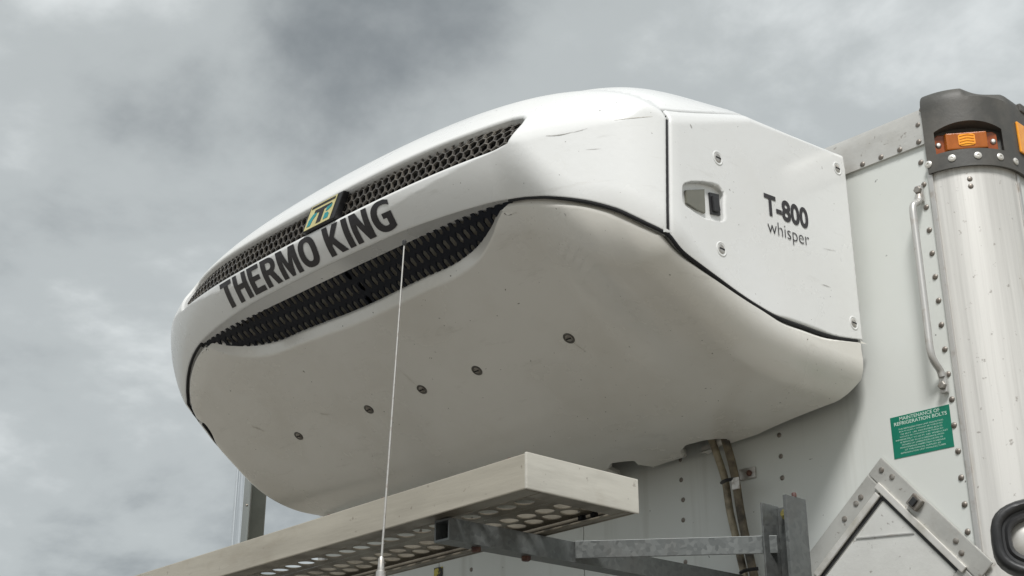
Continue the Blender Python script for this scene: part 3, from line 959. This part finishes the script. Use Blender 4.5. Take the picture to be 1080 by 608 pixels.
for z in np.arange(.20, .53, .0221):
    rivet((XR + RAD, 1.0 + RAD + .012, z), rv_me, (1, 0, 0))
for z in (.5285, .5215):
    q = arc_pt(math.radians(35), RAD); rivet((q[0], q[1], z), rv_me, (math.sin(math.radians(35)), -math.cos(math.radians(35))))

# corner cap
CR = RAD + .0045
def cap_path(s):
    """plan outline of the cap: short straight, quarter round, straight along the side"""
    a, L = .0005, CR * math.pi / 2
    if s < a: return np.array([XR - a + s, 1.0 + RAD - CR]), np.array([0, -1.0]), 0.0
    if s < a + L:
        th = (s - a) / CR; return arc_pt(th, CR), np.array([math.sin(th), -math.cos(th)]), th
    return np.array([XR + CR, 1.0 + RAD + (s - a - L)]), np.array([1.0, 0]), math.pi / 2
TH0, TH1 = math.radians(9), math.radians(71)
TM = (TH0 + TH1) / 2; NM = np.array([math.sin(TM), -math.cos(TM)])
WZ0, WZ1 = .5560, .5775
sA = .0005
ss = sorted(set(list(np.linspace(0, sA + CR * math.pi / 2 + .05, 74)) + [sA + TH0 * CR, sA + TH0 * CR + 1e-4, sA + TH1 * CR, sA + TH1 * CR + 1e-4]))
zz = sorted(set(list(np.linspace(.5395, .604, 38)) + [WZ0, WZ0 - 1e-4, WZ1, WZ1 + 1e-4]))
dome_rows = [(.0000, .6080), (.0008, .6125), (.0028, .6165), (.0060, .6195), (.0085, .6205), (.016, .6225), (.026, .6240), (.038, .6252), (.050, .6258)]
vs, cols = [], len(ss)
def in_win(s, z):
    th = (s - sA) / CR
    if not (TH0 + 5e-4 < th < TH1 + 1e-3): return False
    u = (th - TM) / ((TH1 - TH0) / 2)
    return WZ0 - 5e-5 < z < WZ1 + 5e-5
for z in zz:
    for s in ss:
        p, nn_, th = cap_path(s)
        zo = z
        u_ = ((s - sA) / CR - TM) / ((TH1 - TH0) / 2)
        if abs(u_) < 1: zo = z + .006 * (1 - u_ * u_) * max(0, 1 - abs(z - WZ1) / .016)
        if in_win(s, z):
            c0 = np.array([XR, 1.0 + RAD]); k = (p - c0) @ NM
            p = p - NM * max(0, k - .0415)
        vs.append(W((p[0], p[1], zo)))
for d, z in dome_rows:
    for s in ss:
        p, nn_, th = cap_path(s)
        dd = d
        # scooped hand-hold near the crown
        u = (th - math.radians(62)) / math.radians(24)
        if th < math.pi / 2 and abs(u) < 1 and .611 < z < .623: dd += .0090 * (1 - u * u)
        p = p - nn_ * dd
        vs.append(W((p[0], p[1], z)))
nr = len(zz) + len(dome_rows)
m = MB(); m.add(vs, [(j * cols + i, j * cols + i + 1, (j + 1) * cols + i + 1, (j + 1) * cols + i) for j in range(nr - 1) for i in range(cols - 1)])
# bottom return
vb = []
for s in ss:
    p, nn_, th = cap_path(s); vb += [W((*p, .5395)), W((*(p - nn_ * .0040), .5405))]
m.add(vb, [(2 * i, 2 * i + 1, 2 * i + 3, 2 * i + 2) for i in range(cols - 1)])
vb = []
for z in zz:
    p, nn_, th = cap_path(0); vb += [W((p[0], p[1], z)), W((p[0] + .0005, p[1] + .0042, z))]
m.add(vb, [(2 * i, 2 * i + 1, 2 * i + 3, 2 * i + 2) for i in range(len(zz) - 1)])
capo = m.build('corner_cap', 'cap_plastic', box, smooth=.7)
# flange where the cap meets the side rail
m = MB(); m.box(W((XR + CR - .010, 1.0 + RAD + .018, .6080)), W((XR + CR + .0015, 1.0 + RAD + .20, .6165))); o = m.build('cap_flange', 'cap_plastic', None, bevel=.004); o.parent = capo
cs = MB(); cs.lathe([(.0085, -.002), (.0085, .0016), (.006, .0035), (.0028, .0037), (.0026, .0022), (.0001, .0022)], (0, 0, 0), (0, -1, 0), 14)
cs_me = cs.mesh('cap_screw', smooth=.7); cs_me.materials.append(MATS['alu_bright'])
for th in (0.5, 22, 44, 65, 84):
    q = arc_pt(math.radians(th), CR); o = bpy.data.objects.new('cap_screw', cs_me); COL.objects.link(o)
    o.parent = capo; o.location = W((q[0], q[1], .5485)); o.rotation_euler = (0, 0, math.radians(th))

# marker lamps
LT = math.radians(37.5)
LN = np.array([math.sin(LT), -math.cos(LT), 0]); LU = np.array([math.cos(LT), math.sin(LT), 0])
lc = np.array([XR, 1.0 + RAD, .5672]) + LN * .0413
def LM(a, b_, d): return W(lc + LU * a * 1.1 + np.array([0, 0, 1.0]) * b_ + LN * d)
lamp = thing('marker_lamp', 'amber marker lamp recessed in the dark corner cap', 'lamp', tuple(W(lc)))
m = MB(); m.prism([(-.0245, -.0105), (.0245, -.0105), (.0245, .0065), (.0215, .0095), (-.0215, .0095), (-.0245, .0065)], LM, .0002, .0035); m.build('lamp_base', 'amber_dark', lamp, bevel=.0015)
m = MB()
lp = [(-.0170, -.0095), (.0170, -.0095), (.0170, .0085), (-.0170, .0085)]
m.add([LM(a, b_, .0034) for a, b_ in lp] + [LM(a * .93, b_ * .9, .0098) for a, b_ in lp], [(0, 1, 2, 3), (4, 5, 6, 7), (0, 1, 5, 4), (1, 2, 6, 5), (2, 3, 7, 6), (3, 0, 4, 7)])
m.build('lamp_lens', 'amber_lens', lamp, bevel=.003)
m = MB()
m.prism([(-.0065, -.0042), (-.0050, -.0058), (.0050, -.0058), (.0065, -.0042), (.0065, .0042), (.0050, .0058), (-.0050, .0058), (-.0065, .0042)], LM, .0096, .0103)
m.build('lamp_optic', 'amber_bright', lamp)  # fluted block; its lighter amber paints in the bulb's reflection
for k in range(4):
    zq = -.0042 + k * .0028
    m = MB(); m.tube([LM(x, zq + .0006 * math.cos(x * 500), .0104) for x in np.linspace(-.0056, .0056, 7)], .0013, 6); m.build('lens_ridge', 'amber_bright', lamp, smooth=.8)
for a in (-.0212, .0212):
    m = MB(); m.lathe([(.0065, 0), (.0065, .002), (.004, .0045), (.0001, .0047)], LM(a, -.0005, .0034), LN, 12); m.build('screw', 'steel', lamp, smooth=.6)
m = MB(); m.box(W((XR + CR, 1.0 + RAD + .004, .5610)), W((XR + CR + .0022, 1.0 + RAD + .043, .5920)))
refl = thing('side_reflector', 'flat amber reflector on the side face of the dark corner cap', 'reflector', tuple(W((XR + CR, 1.0 + RAD + .02, .553))))
m.build('reflector_lens', 'amber_bright', refl, bevel=.003)

# ================================================================== THINGS ON THE WALL
# grab handle
gh = thing('grab_handle', 'bent steel grab handle beside the corner post', 'handle', tuple(W((-.534, 1.0, .347))))
ro = catmull([(-.5340, .9955, .5225), (-.5340, .9935, .5165), (-.5345, .9865, .5115), (-.5352, .9835, .5050), (-.5352, .9835, .4800), (-.5352, .9835, .4400), (-.5352, .9835, .4000), (-.5352, .9835, .3760), (-.5348, .9865, .3665), (-.5342, .9935, .3600), (-.5340, .9955, .3545)], 5)
m = MB(); m.tube([W(p) for p in ro], .0078, 12); m.build('bar', 'rod_steel', gh, smooth=.8)
for z0, z1 in ((.5165, .5325), (.3405, .3585)):
    m = MB(); m.box(W((-.5372, .9950, z0)), W((-.5308, .9990, z1))); m.build('foot', 'rod_steel', gh, bevel=.002)
for z in (.5275, .3465):
    m = MB(); m.lathe([(.009, 0), (.009, .006), (.007, .008), (.0001, .0082)], W((-.534, .9950, z)), (0, -1, 0), 6); m.build('bolt', 'rivet_metal', gh)

# green notice
nl = thing('notice_label', 'green maintenance notice label stuck to the wall beside the corner post', 'label', tuple(W((-.5615, 1.0, .2955))))
lx0, lx1, lz0, lz1 = -.5893, -.5333, .2950, .3312
m = MB(); m.box(W((lx0, .99965, lz0)), W((lx1, .9999, lz1))); m.build('label_sheet', 'label_green', nl)
lines = [('MAINTENANCE OF', .16, .84, .885, .085), ('REFRIGERATION BOLTS', .06, .95, .775, .085)]
body = ['THE REFRIGERATION UNIT MOUNTING', 'BOLTS SUPPLY SHOULD BE TORQUED', 'TO 60 FT. LBS. MOUNTING BOLTS', 'SHOULD BE CHECKED & RE-TORQUED', 'IMMEDIATELY TO 60 FT. LBS. WHEN UNIT', 'IS SERVICED IN ACCORDANCE WITH', 'HOURS OF OPERATION LISTED IN', 'MAINTENANCE INSPECTION SCHEDULE', 'OF THE MANUAL SUPPLIED BY', 'REFRIGERATION UNIT MANUFACTURER']
for i, s in enumerate(body):
    w_ = len(s) / 37 * .90
    lines.append((s, .5 - w_ / 2, .5 + w_ / 2, .660 - i * .0640, .034))
for s, a0, a1, c0, hh in lines:
    v, fs = text_tris(s, .012 if hh > .05 else .0)
    lo, hi = v.min(0), v.max(0); q = (v - lo) / (hi - lo)
    b = MB(); b.add([W((lx0 + (lx1 - lx0) * (a0 + a * (a1 - a0)), .9995, lz0 + (lz1 - lz0) * (c0 + c * hh))) for a, c in q], fs)
    b.build('printed_line', 'label_print', nl)

# placard holder, turned on its corner
ph = thing('placard_holder', 'square aluminium placard holder hung on its corner below the green label', 'placard holder', tuple(W((-.585, 1.0, .17))))
PT = np.array([-.6000, .2985]); e1 = np.array([math.cos(math.radians(-49)), math.sin(math.radians(-49))]); e2 = np.array([math.cos(math.radians(-139)), math.sin(math.radians(-139))])
LS = .135
def PM(a, b_, d):
    q = PT + e1 * a + e2 * b_; return W((q[0], 1.0 - d, q[1]))
fw = .019
def rr(a0, a1, b0, b1): return [(a0, b0), (a1, b0), (a1, b1), (a0, b1)]
m = MB(); m.prism(rr(.006, LS - .006, .006, LS - .006), PM, .0004, .0016); m.build('back_plate', 'placard_alu', ph)
for q in (rr(0, LS, 0, fw), rr(0, fw, fw + .0003, LS), rr(fw + .0003, LS, LS - fw, LS), rr(LS - fw, LS, fw + .0003, LS - fw - .0003)):
    m = MB(); m.prism(q, PM, .0017, .0036); m.build('frame', 'placard_alu', ph, bevel=.0025)
for q in (rr(fw * .72, LS - fw * .72, fw - .002, fw + .004), rr(fw - .002, fw + .004, fw + .006, LS - fw)):
    m = MB(); m.prism(q, PM, .0038, .0062); m.build('slide_channel', 'alu_bright', ph, bevel=.002)
m = MB(); m.prism(rr(fw + .0072, LS - fw, fw + .0072, LS - fw), PM, .0018, .0030); m.build('placard_plate', 'plate_pale', ph, bevel=.004)
for q in (rr(fw + .0042, LS - fw, fw + .0042, fw + .0070), rr(fw + .0042, fw + .0070, fw + .0072, LS - fw)):
    m = MB(); m.prism(q, PM, .0018, .0034); m.build('gasket', 'rubber', ph)
m = MB(); m.prism([(.066, .028), (.0675, .028), (.028, .0675), (.028, .066)], PM, .0031, .0040); m.build('plate_fold', 'rod_steel', ph)
m = MB(); m.prism(rr(.047, .058, .002, .013), PM, .0037, .0085); cl_ = m.build('clip', 'rivet_metal', ph, bevel=.002)
m = MB(); m.prism(rr(.050, .055, .004, .011), PM, .0085, .0105); m.build('clip_tongue', 'rubber', ph, bevel=.001)
for a, b_ in ((.008, .008), (.008, .038), (.008, .045), (.008, .062), (.10, .008), (.11, .012), (.02, .006)):
    m = MB(); m.lathe([(.0065, 0), (.006, .002), (.003, .0032), (.0001, .0033)], PM(a, b_, .0036), (0, -1, 0), 10); m.build('rivet', 'rivet_metal', ph, smooth=.8)

# black loop-shaped lamp guard low on the corner post
gd = thing('lamp_guard', 'black rubber framed oval fitting low on the aluminium corner post', 'lamp fitting', tuple(W((-.49, .99, .16))))
gc = np.array([-.4235, .985, .2035]); gth = math.radians(30)
gU = np.array([math.cos(gth), math.sin(gth), 0]); gN = np.array([math.sin(gth), -math.cos(gth), 0])
def GM(a, b_, d): return W(gc + gU * a + np.array([0, 0, 1.0]) * b_ + gN * d)
def sq(rx, ry, n=40, p=.62):
    return [(rx * math.copysign(abs(math.cos(t)) ** p, math.cos(t)), ry * math.copysign(abs(math.sin(t)) ** p, math.sin(t))) for t in np.linspace(0, 2 * math.pi, n, endpoint=False)]
def ringmesh(profile, rx, ry):
    m = MB(); n = 40; vs = []
    for ins, d in profile:
        vs += [GM(a, b_, d) for a, b_ in sq(rx - ins, ry - ins)]
    k = len(profile)
    m.add(vs, [(i * n + j, i * n + (j + 1) % n, (i + 1) * n + (j + 1) % n, (i + 1) * n + j) for i in range(k - 1) for j in range(n)])
    return m
ringmesh([(0, -.012), (0, .002), (.0015, .0048), (.004, .0060), (.0065, .0050), (.0078, .0022), (.0095, .0020), (.0115, .0040), (.0135, .0036), (.0145, .0), (.0145, -.008)], .072, .032).build('rubber_frame', 'rubber', gd, smooth=.8)
m = ringmesh([(.0145, -.004), (.019, -.0015), (.026, .0005), (.0299, .001)], .072, .032); m.build('lens', 'alu_bright', gd, smooth=.9)
m = MB(); m.prism([(-.036, -.028), (.046, -.028), (.046, -.075), (-.026, -.075), (-.034, -.050)], GM, -.012, .008); m.build('housing', 'rubber', gd, bevel=.006)
m = MB(); m.prism(rr(-.018, .030, -.066, -.036), GM, .0082, .0105); m.build('cover_plate', 'black_plastic', gd, bevel=.002)
m = MB(); m.tube([GM(-.012, -.052, .012), GM(.03, -.052, .012)], .0022, 8); m.build('pin', 'alu_bright', gd, smooth=.8)
m = MB(); m.lathe([(.007, 0), (.007, .003), (.005, .0055), (.0001, .0057)], GM(.002, -.0285, .008), gN, 10); m.build('bolt', 'alu_bright', gd, smooth=.8)

# hoses
def hose(name, px, y, r, m_, label):
    pts = [wallp(a, b_, y + dy) for a, b_, dy in px]
    t = thing(name, label, 'hose', tuple(W(pts[-1])))
    mb = MB(); mb.tube([W(p) for p in catmull(pts, 6)], r, 14); mb.build('hose_body', m_, t, smooth=.9)
    return t
h1 = hose('drain_hose', [(738, 432, -.020), (747, 455, -.012), (758, 485, .002), (765, 508, .003), (770, 540, .004), (778, 575, .004), (787, 615, .004), (797, 655, .004)], .986, .0088, 'hose_tan', 'tan drain hose nearest the platform, hanging from under the refrigeration unit')
h2 = hose('refrigerant_hose', [(755, 432, -.020), (762, 455, -.012), (771, 485, .000), (776, 508, .001), (781, 540, .002), (788, 575, .002), (797, 615, .002), (806, 655, .002)], .986, .0098, 'hose_dark', 'dark brown hose next to the tan one, clipped to the wall')
pc = wallp(771, 508, .984)
def tie(px, t):
    a, b_ = wallp(px[0] - 10, px[1] + 1.5, .978), wallp(px[0] + 9, px[1] - 3, .978)
    mb = MB(); mb.tube([W(a + (b_ - a) * s + np.array([0, -.0042 * math.sin(math.pi * s), 0])) for s in np.linspace(0, 1, 9)], .0042, 6); mb.build('cable_tie', 'black_plastic', t, smooth=.9)
tie((771, 508), h2); tie((791, 603), h2)
cp = wallp(783, 505, .985)
mb = MB()
q0 = wallp(776, 512, .980)
mb.box(W(q0 + np.array([.000, -.0062, -.0055])), W(q0 + np.array([.0085, -.0050, .0055]))); mb.build('clamp_band', 'steel', h2, bevel=.001)
q1 = wallp(790, 500, .999)
mb = MB(); mb.box(W(q1 + np.array([-.010, -.0018, -.0050])), W(q1 + np.array([.008, .0003, .0055]))); mb.build('clamp_tab', 'steel', h2, bevel=.001)
mb = MB(); mb.lathe([(.007, 0), (.007, .003), (.004, .005), (.0001, .0052)], W(q1 + np.array([.002, -.002, 0])), (0, -1, 0), 10); mb.build('clamp_screw', 'rust', h2, smooth=.7)

# hazard tape on the wall seam, under the platform
ht = thing('hazard_tape', 'worn yellow and black tape on the wall seam under the platform', 'tape', tuple(W((-1.186, 1.0, .2))))
m = MB(); m.box(W((-1.193, .9985, .20)), W((-1.179, .9996, .283))); m.build('tape_strip', 'hazard_tape', ht)

# ================================================================== SERVICE PLATFORM
PF, PR, PX1, PX0 = .626, .740, -.653, -1.45
PZ0, PZ1 = .2190, .2440
plat = thing('service_platform', 'aluminium service walkway with round-hole deck on galvanised brackets below the unit', 'platform', tuple(W((-.62, .87, (0.85 - CAMZ) / S))))
def Wt(p):                             # the walkway hangs slightly lower towards its far end
    return W((p[0], p[1], p[2] + .0265 * (p[0] - PX1)))
TK = .0022
def angle_rail(name, lo, hi, lip, mat_):
    m = MB(); m.box(lo, hi, Wt)
    o = m.build(name, mat_, plat, bevel=.002)
    return o
angle_rail('front_rail', (PX0, PF, PZ0), (PX1 - .0003, PF + TK, PZ1), 0, 'alu_walk')
angle_rail('front_lip', (PX0, PF + TK + .0002, PZ0 + .0003), (PX1 - TK - .0004, PF + .017, PZ0 + TK), 0, 'grime_shade_metal')
angle_rail('rear_rail', (PX0, PR - TK, PZ0), (PX1 - .0003, PR, PZ1), 0, 'grime_shade_metal')
angle_rail('rear_lip', (PX0, PR - .010, PZ0 + .0003), (PX1 - TK - .0004, PR - TK - .0002, PZ0 + TK), 0, 'grime_shade_metal')
angle_rail('end_plate', (PX1, PF - .0006, PZ0 - .0004), (PX1 + TK, PR + .0006, PZ1 + .0006), 0, 'alu_end')
angle_rail('end_lip', (PX1 - .017, PF + .0172, PZ0 + .0003), (PX1 - .0003, PR - .0102, PZ0 + TK), 0, 'grime_shade_metal')
angle_rail('end_rail', (PX0 - TK, PF, PZ0), (PX0, PR, PZ1), 0, 'alu_walk')
# deck of punched planks: flared round holes
def deck(x0, x1, y0, y1, z, parent):
    m = MB(); pu, pv = .0196, .0170; r = .0077; n = 14
    rows = int((y1 - y0) / pv); y = y0 + ((y1 - y0) - rows * pv) / 2
    for j in range(rows):
        x = x0 + (pu / 2 if j % 2 else 0)
        if j == 0: m.add([Wt((x0, y0, z)), Wt((x1, y0, z)), Wt((x1, y, z)), Wt((x0, y, z))], [(0, 1, 2, 3)])
        while x + pu <= x1 + 1e-6:
            cx, cy = x + pu / 2, y + pv / 2
            hb = []
            for k in range(n):
                a = 2 * math.pi * k / n; c, s = math.cos(a), math.sin(a)
                q = min(pu / 2 / max(abs(c), 1e-6), pv / 2 / max(abs(s), 1e-6))
                hb.append((cx + c * q, cy + s * q))
            vs = [Wt((a, b_, z)) for a, b_ in hb]
            for rr_, dz in ((r * 1.04, 0), (r * 1.0, .0004), (r * 1.0, .0012)):
                vs += [Wt((cx + rr_ * math.cos(2 * math.pi * k / n), cy + rr_ * math.sin(2 * math.pi * k / n), z + dz)) for k in range(n)]
            m.add(vs, [(q * n + k, q * n + (k + 1) % n, (q + 1) * n + (k + 1) % n, (q + 1) * n + k) for q in range(3) for k in range(n)])
            # corners of the cell
            for sx in (-1, 1):
                for sy in (-1, 1):
                    near = sorted(range(n), key=lambda k: (hb[k][0] - cx - sx * pu / 2) ** 2 + (hb[k][1] - cy - sy * pv / 2) ** 2)[:2]
                    m.add([Wt((cx + sx * pu / 2, cy + sy * pv / 2, z))] + [Wt((*hb[k], z)) for k in near], [(0, 1, 2)])
            x += pu
        y += pv
    m.add([Wt((x0, y, z)), Wt((x1, y, z)), Wt((x1, y1, z)), Wt((x0, y1, z))], [(0, 1, 2, 3)])
    return m.build('deck_plank', 'grime_shade_metal', parent, smooth=.9)
ym = (PF + PR) / 2
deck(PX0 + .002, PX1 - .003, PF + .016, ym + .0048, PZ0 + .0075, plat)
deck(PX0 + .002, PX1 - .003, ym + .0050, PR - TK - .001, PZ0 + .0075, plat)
# support arms: open square tube
def arm(x0, x1, y0, y1, z0, z1, tk=.0016):
    m = MB()
    o_ = [(x0, z0), (x1, z0), (x1, z1), (x0, z1)]; i_ = [(x0 + tk, z0 + tk), (x1 - tk, z0 + tk), (x1 - tk, z1 - tk), (x0 + tk, z1 - tk)]
    vs = [W((a, y, b_)) for y in (y0, y1) for lp in (o_, i_) for a, b_ in lp]
    fs = []
    for k in range(4):
        j = (k + 1) % 4
        fs += [(k, j, 8 + j, 8 + k), (4 + k, 4 + j, 12 + j, 12 + k), (k, j, 4 + j, 4 + k), (8 + k, 8 + j, 12 + j, 12 + k)]
    m.add(vs, fs)
    return m.build('support_arm', 'galvanised', plat)
AX0, AX1, AZ0, AZ1 = -.7628, -.7458, .1995, .2158
arm(AX0, AX1, .638, .998, AZ0, AZ1)
arm(-1.215, -1.198, .638, .998, AZ0, AZ1)
# diagonal brace, an angle iron
def brace(a, b_, z0, z1, x_off=.003):
    a, b_ = np.array(a), np.array(b_); d = (b_ - a) / np.linalg.norm(b_ - a); n_ = np.array([d[1], -d[0]])
    m = MB()
    def BM(p): q = a + d * p[0] + n_ * p[1]; return W((q[0], q[1], p[2]))
    L = np.linalg.norm(b_ - a)
    m.box((0, 0, z0), (L, .0022, z1), BM); m.box((0, -.015, z1 - .0021), (L, -.0002, z1 - .0001), BM)
    return m.build('diagonal_brace', 'galvanised', plat, bevel=.0008)
brace((AX1 + .0012, .769), (-.6215, .8680), .2022, .2160)
for y in (.672, .724):
    m = MB(); m.lathe([(.0095, 0), (.0095, .007), (.007, .009), (.0001, .0092)], W(((AX0 + AX1) / 2, y, AZ0)), (0, 0, -1), 6); m.build('bolt', 'rust', plat)
for x in (-.694, -.707):
    m = MB(); m.box(W((x, PR - .0065, PZ0 + .003)), W((x + .0045, PR - TK - .0002, PZ0 + .0130))); m.build('deck_clip', 'cavity_black', plat)
# wall bracket: channel
zb0 = (0.85 - CAMZ) / S
m = MB(); m.box(W((-.6265, .8560, zb0)), W((-.6248, .8780, .2412))); m.box(W((-.6246, .8755, zb0)), W((-.6022, .8780, .2395))); m.box(W((-.6020, .8520, zb0)), W((-.5987, .8780, .2425)))
m.build('upright_post', 'galvanised', plat, bevel=.001)
m = MB(); m.box(W((-.80, .857, zb0 - .02)), W((-.598, .877, zb0 - .0002))); m.build('post_foot', 'galvanised', plat)
m = MB(); m.lathe([(.014, 0), (.014, .004), (.011, .0045), (.011, .012), (.0055, .0122), (.0055, .020), (.0001, .0202)], W((-.6140, .8753, .2325)), (0, -1, 0), 6); m.build('post_bolt', 'brass', plat)
m = MB(); m.lathe([(.005, 0), (.005, .007), (.0035, .009), (.0001, .0092)], W((-.6003, .865, .2425)), (0, 0, 1), 10); m.build('post_pin', 'rust', plat, smooth=.7)
for x in (-.672, -.815, -.885):
    m = MB(); m.lathe([(.005, 0), (.005, .003), (.0001, .0035)], Wt((x, PF + .004, PZ1)), (0, 0, 1), 8); m.build('rail_bolt', 'rust', plat)

# ================================================================== EXHAUST STACK, ANTENNA, CAB, CHASSIS
ZG = -CAMZ / S
pa = on_plane([(256, 560)], 1, .93)[0]; pb = on_plane([(273, 560)], 1, .93)[0]
ex = thing('exhaust_stack', 'polished chrome exhaust stack standing behind the refrigeration unit', 'exhaust stack', tuple(W((pa[0], pa[1], (0.6 - CAMZ) / S))))
m = MB(); m.tube([W((pa[0], pa[1], (0.6 - CAMZ) / S)), W((pa[0], pa[1], .2)), W((pa[0], pa[1], .50))], .036, 28); m.build('pipe', 'chrome', ex, smooth=.6)
m = MB()
hp = [(-.0005, -.012), (.0165, -.0135), (.0178, -.0125), (.0178, .012), (-.0005, .012)]
m.prism(hp, lambda a, b_, d: W((pa[0] + .0145 + a, pa[1] + b_, d)), (0.7 - CAMZ) / S, .48); m.build('heat_shield', 'dull_chrome', ex, bevel=.004)
for z in (.39, .30, .2):
    m = MB(); m.lathe([(.004, 0), (.004, .003), (.0001, .0035)], W((pa[0] + .0255, pa[1] - .0132, z)), (0, -1, 0), 8); m.build('screw', 'rivet_metal', ex)

# antenna
t0 = on_plane([(402, 596)], 1, .56)[0]; t1 = on_plane([(426.5, 256)], 1, .570)[0]
an = thing('antenna', 'thin steel whip antenna in front of the grille', 'antenna', tuple(W((t0[0], t0[1], (1.95 - CAMZ) / S))))
m = MB(); m.tube([W(t0), W(t0 + (t1 - t0) * .5), W(t1)], [.0021, .0018, .0014], 8); m.build('whip', 'steel', an, smooth=.8)
m = MB(); m.lathe([(.0034, 0), (.0042, .003), (.0042, .009), (.002, .011)], W(t1) - np.array([0, 0, .006]), (0, 0, 1), 10); m.build('tip', 'rubber', an, smooth=.8)
m = MB(); m.lathe([(.0085, -.03), (.0085, -.012), (.006, -.009), (.0052, .010), (.003, .014)], W(t0), (0, 0, 1), 14); m.build('ferrule', 'steel', an, smooth=.6)
zb_ = W(t0)[2] - .03
m = MB(); m.lathe([(.011, 1.945 - zb_), (.013, 1.95 - zb_), (.013, -.004), (.010, 0)], W(t0) - np.array([0, 0, .03]), (0, 0, 1), 12); m.build('mast', 'rubber', an, smooth=.6)

cab = thing('truck_cab', 'grey truck cab with dark windshield in front of the box', 'truck cab', (-2.4, .6, 0.55))
m = MB()
pr = [(1.46, .55), (1.46, 1.95), (.35, 1.95), (-.25, 1.35), (-1.1, 1.2), (-1.15, .55)]
n = len(pr)
m.add([(-1.3, y, z) for y, z in pr] + [(-3.5, y, z) for y, z in pr], [tuple(range(n)), tuple(range(n, 2 * n))] + [(i, (i + 1) % n, n + (i + 1) % n, n + i) for i in range(n)])
m.build('cab_body', 'cab_paint', cab, bevel=.06, seg=3)
m = MB(); m.add([(-1.45, .28, 1.89), (-3.35, .28, 1.89), (-3.35, -.20, 1.41), (-1.45, -.20, 1.41)], [(0, 1, 2, 3)])
for i in range(4): m.v[i] = (m.v[i][0], m.v[i][1] - .012, m.v[i][2] + .012)
m.build('windshield', 'black_plastic', cab)
ch = thing('truck_chassis', 'dark steel truck frame with wheels under the box', 'chassis', (-2.4, 4.0, 0))
for x in (-2.85, -1.95):
    m = MB(); m.box((x - .04, -1.0, .72), (x + .04, 7.9, .98)); m.build('frame_rail', 'rubber', ch)
wm = MB(); wm.lathe([(.25, -.12), (.44, -.13), (.49, -.10), (.49, .10), (.44, .13), (.25, .12)], (0, 0, 0), (1, 0, 0), 28)
wme = wm.mesh('wheel', smooth=.6); wme.materials.append(MATS['rubber'])
for x in (-3.35, -1.45):
    for y in (-.3, 6.2):
        o = bpy.data.objects.new('wheel', wme); COL.objects.link(o); o.parent = ch
        o.matrix_parent_inverse = Matrix.Translation(-WORLD_LOC[ch.name]); o.location = (x, y, .49)
for y in (-.3, 6.2):
    m = MB(); m.tube([(-3.35, y, .6), (-1.45, y, .6)], .07, 12); m.build('axle', 'rubber', ch, smooth=.6)
    for x in (-2.85, -1.95):
        m = MB(); m.box((x - .03, y - .1, .64), (x + .03, y + .1, .74)); m.build('axle_mount', 'rubber', ch)
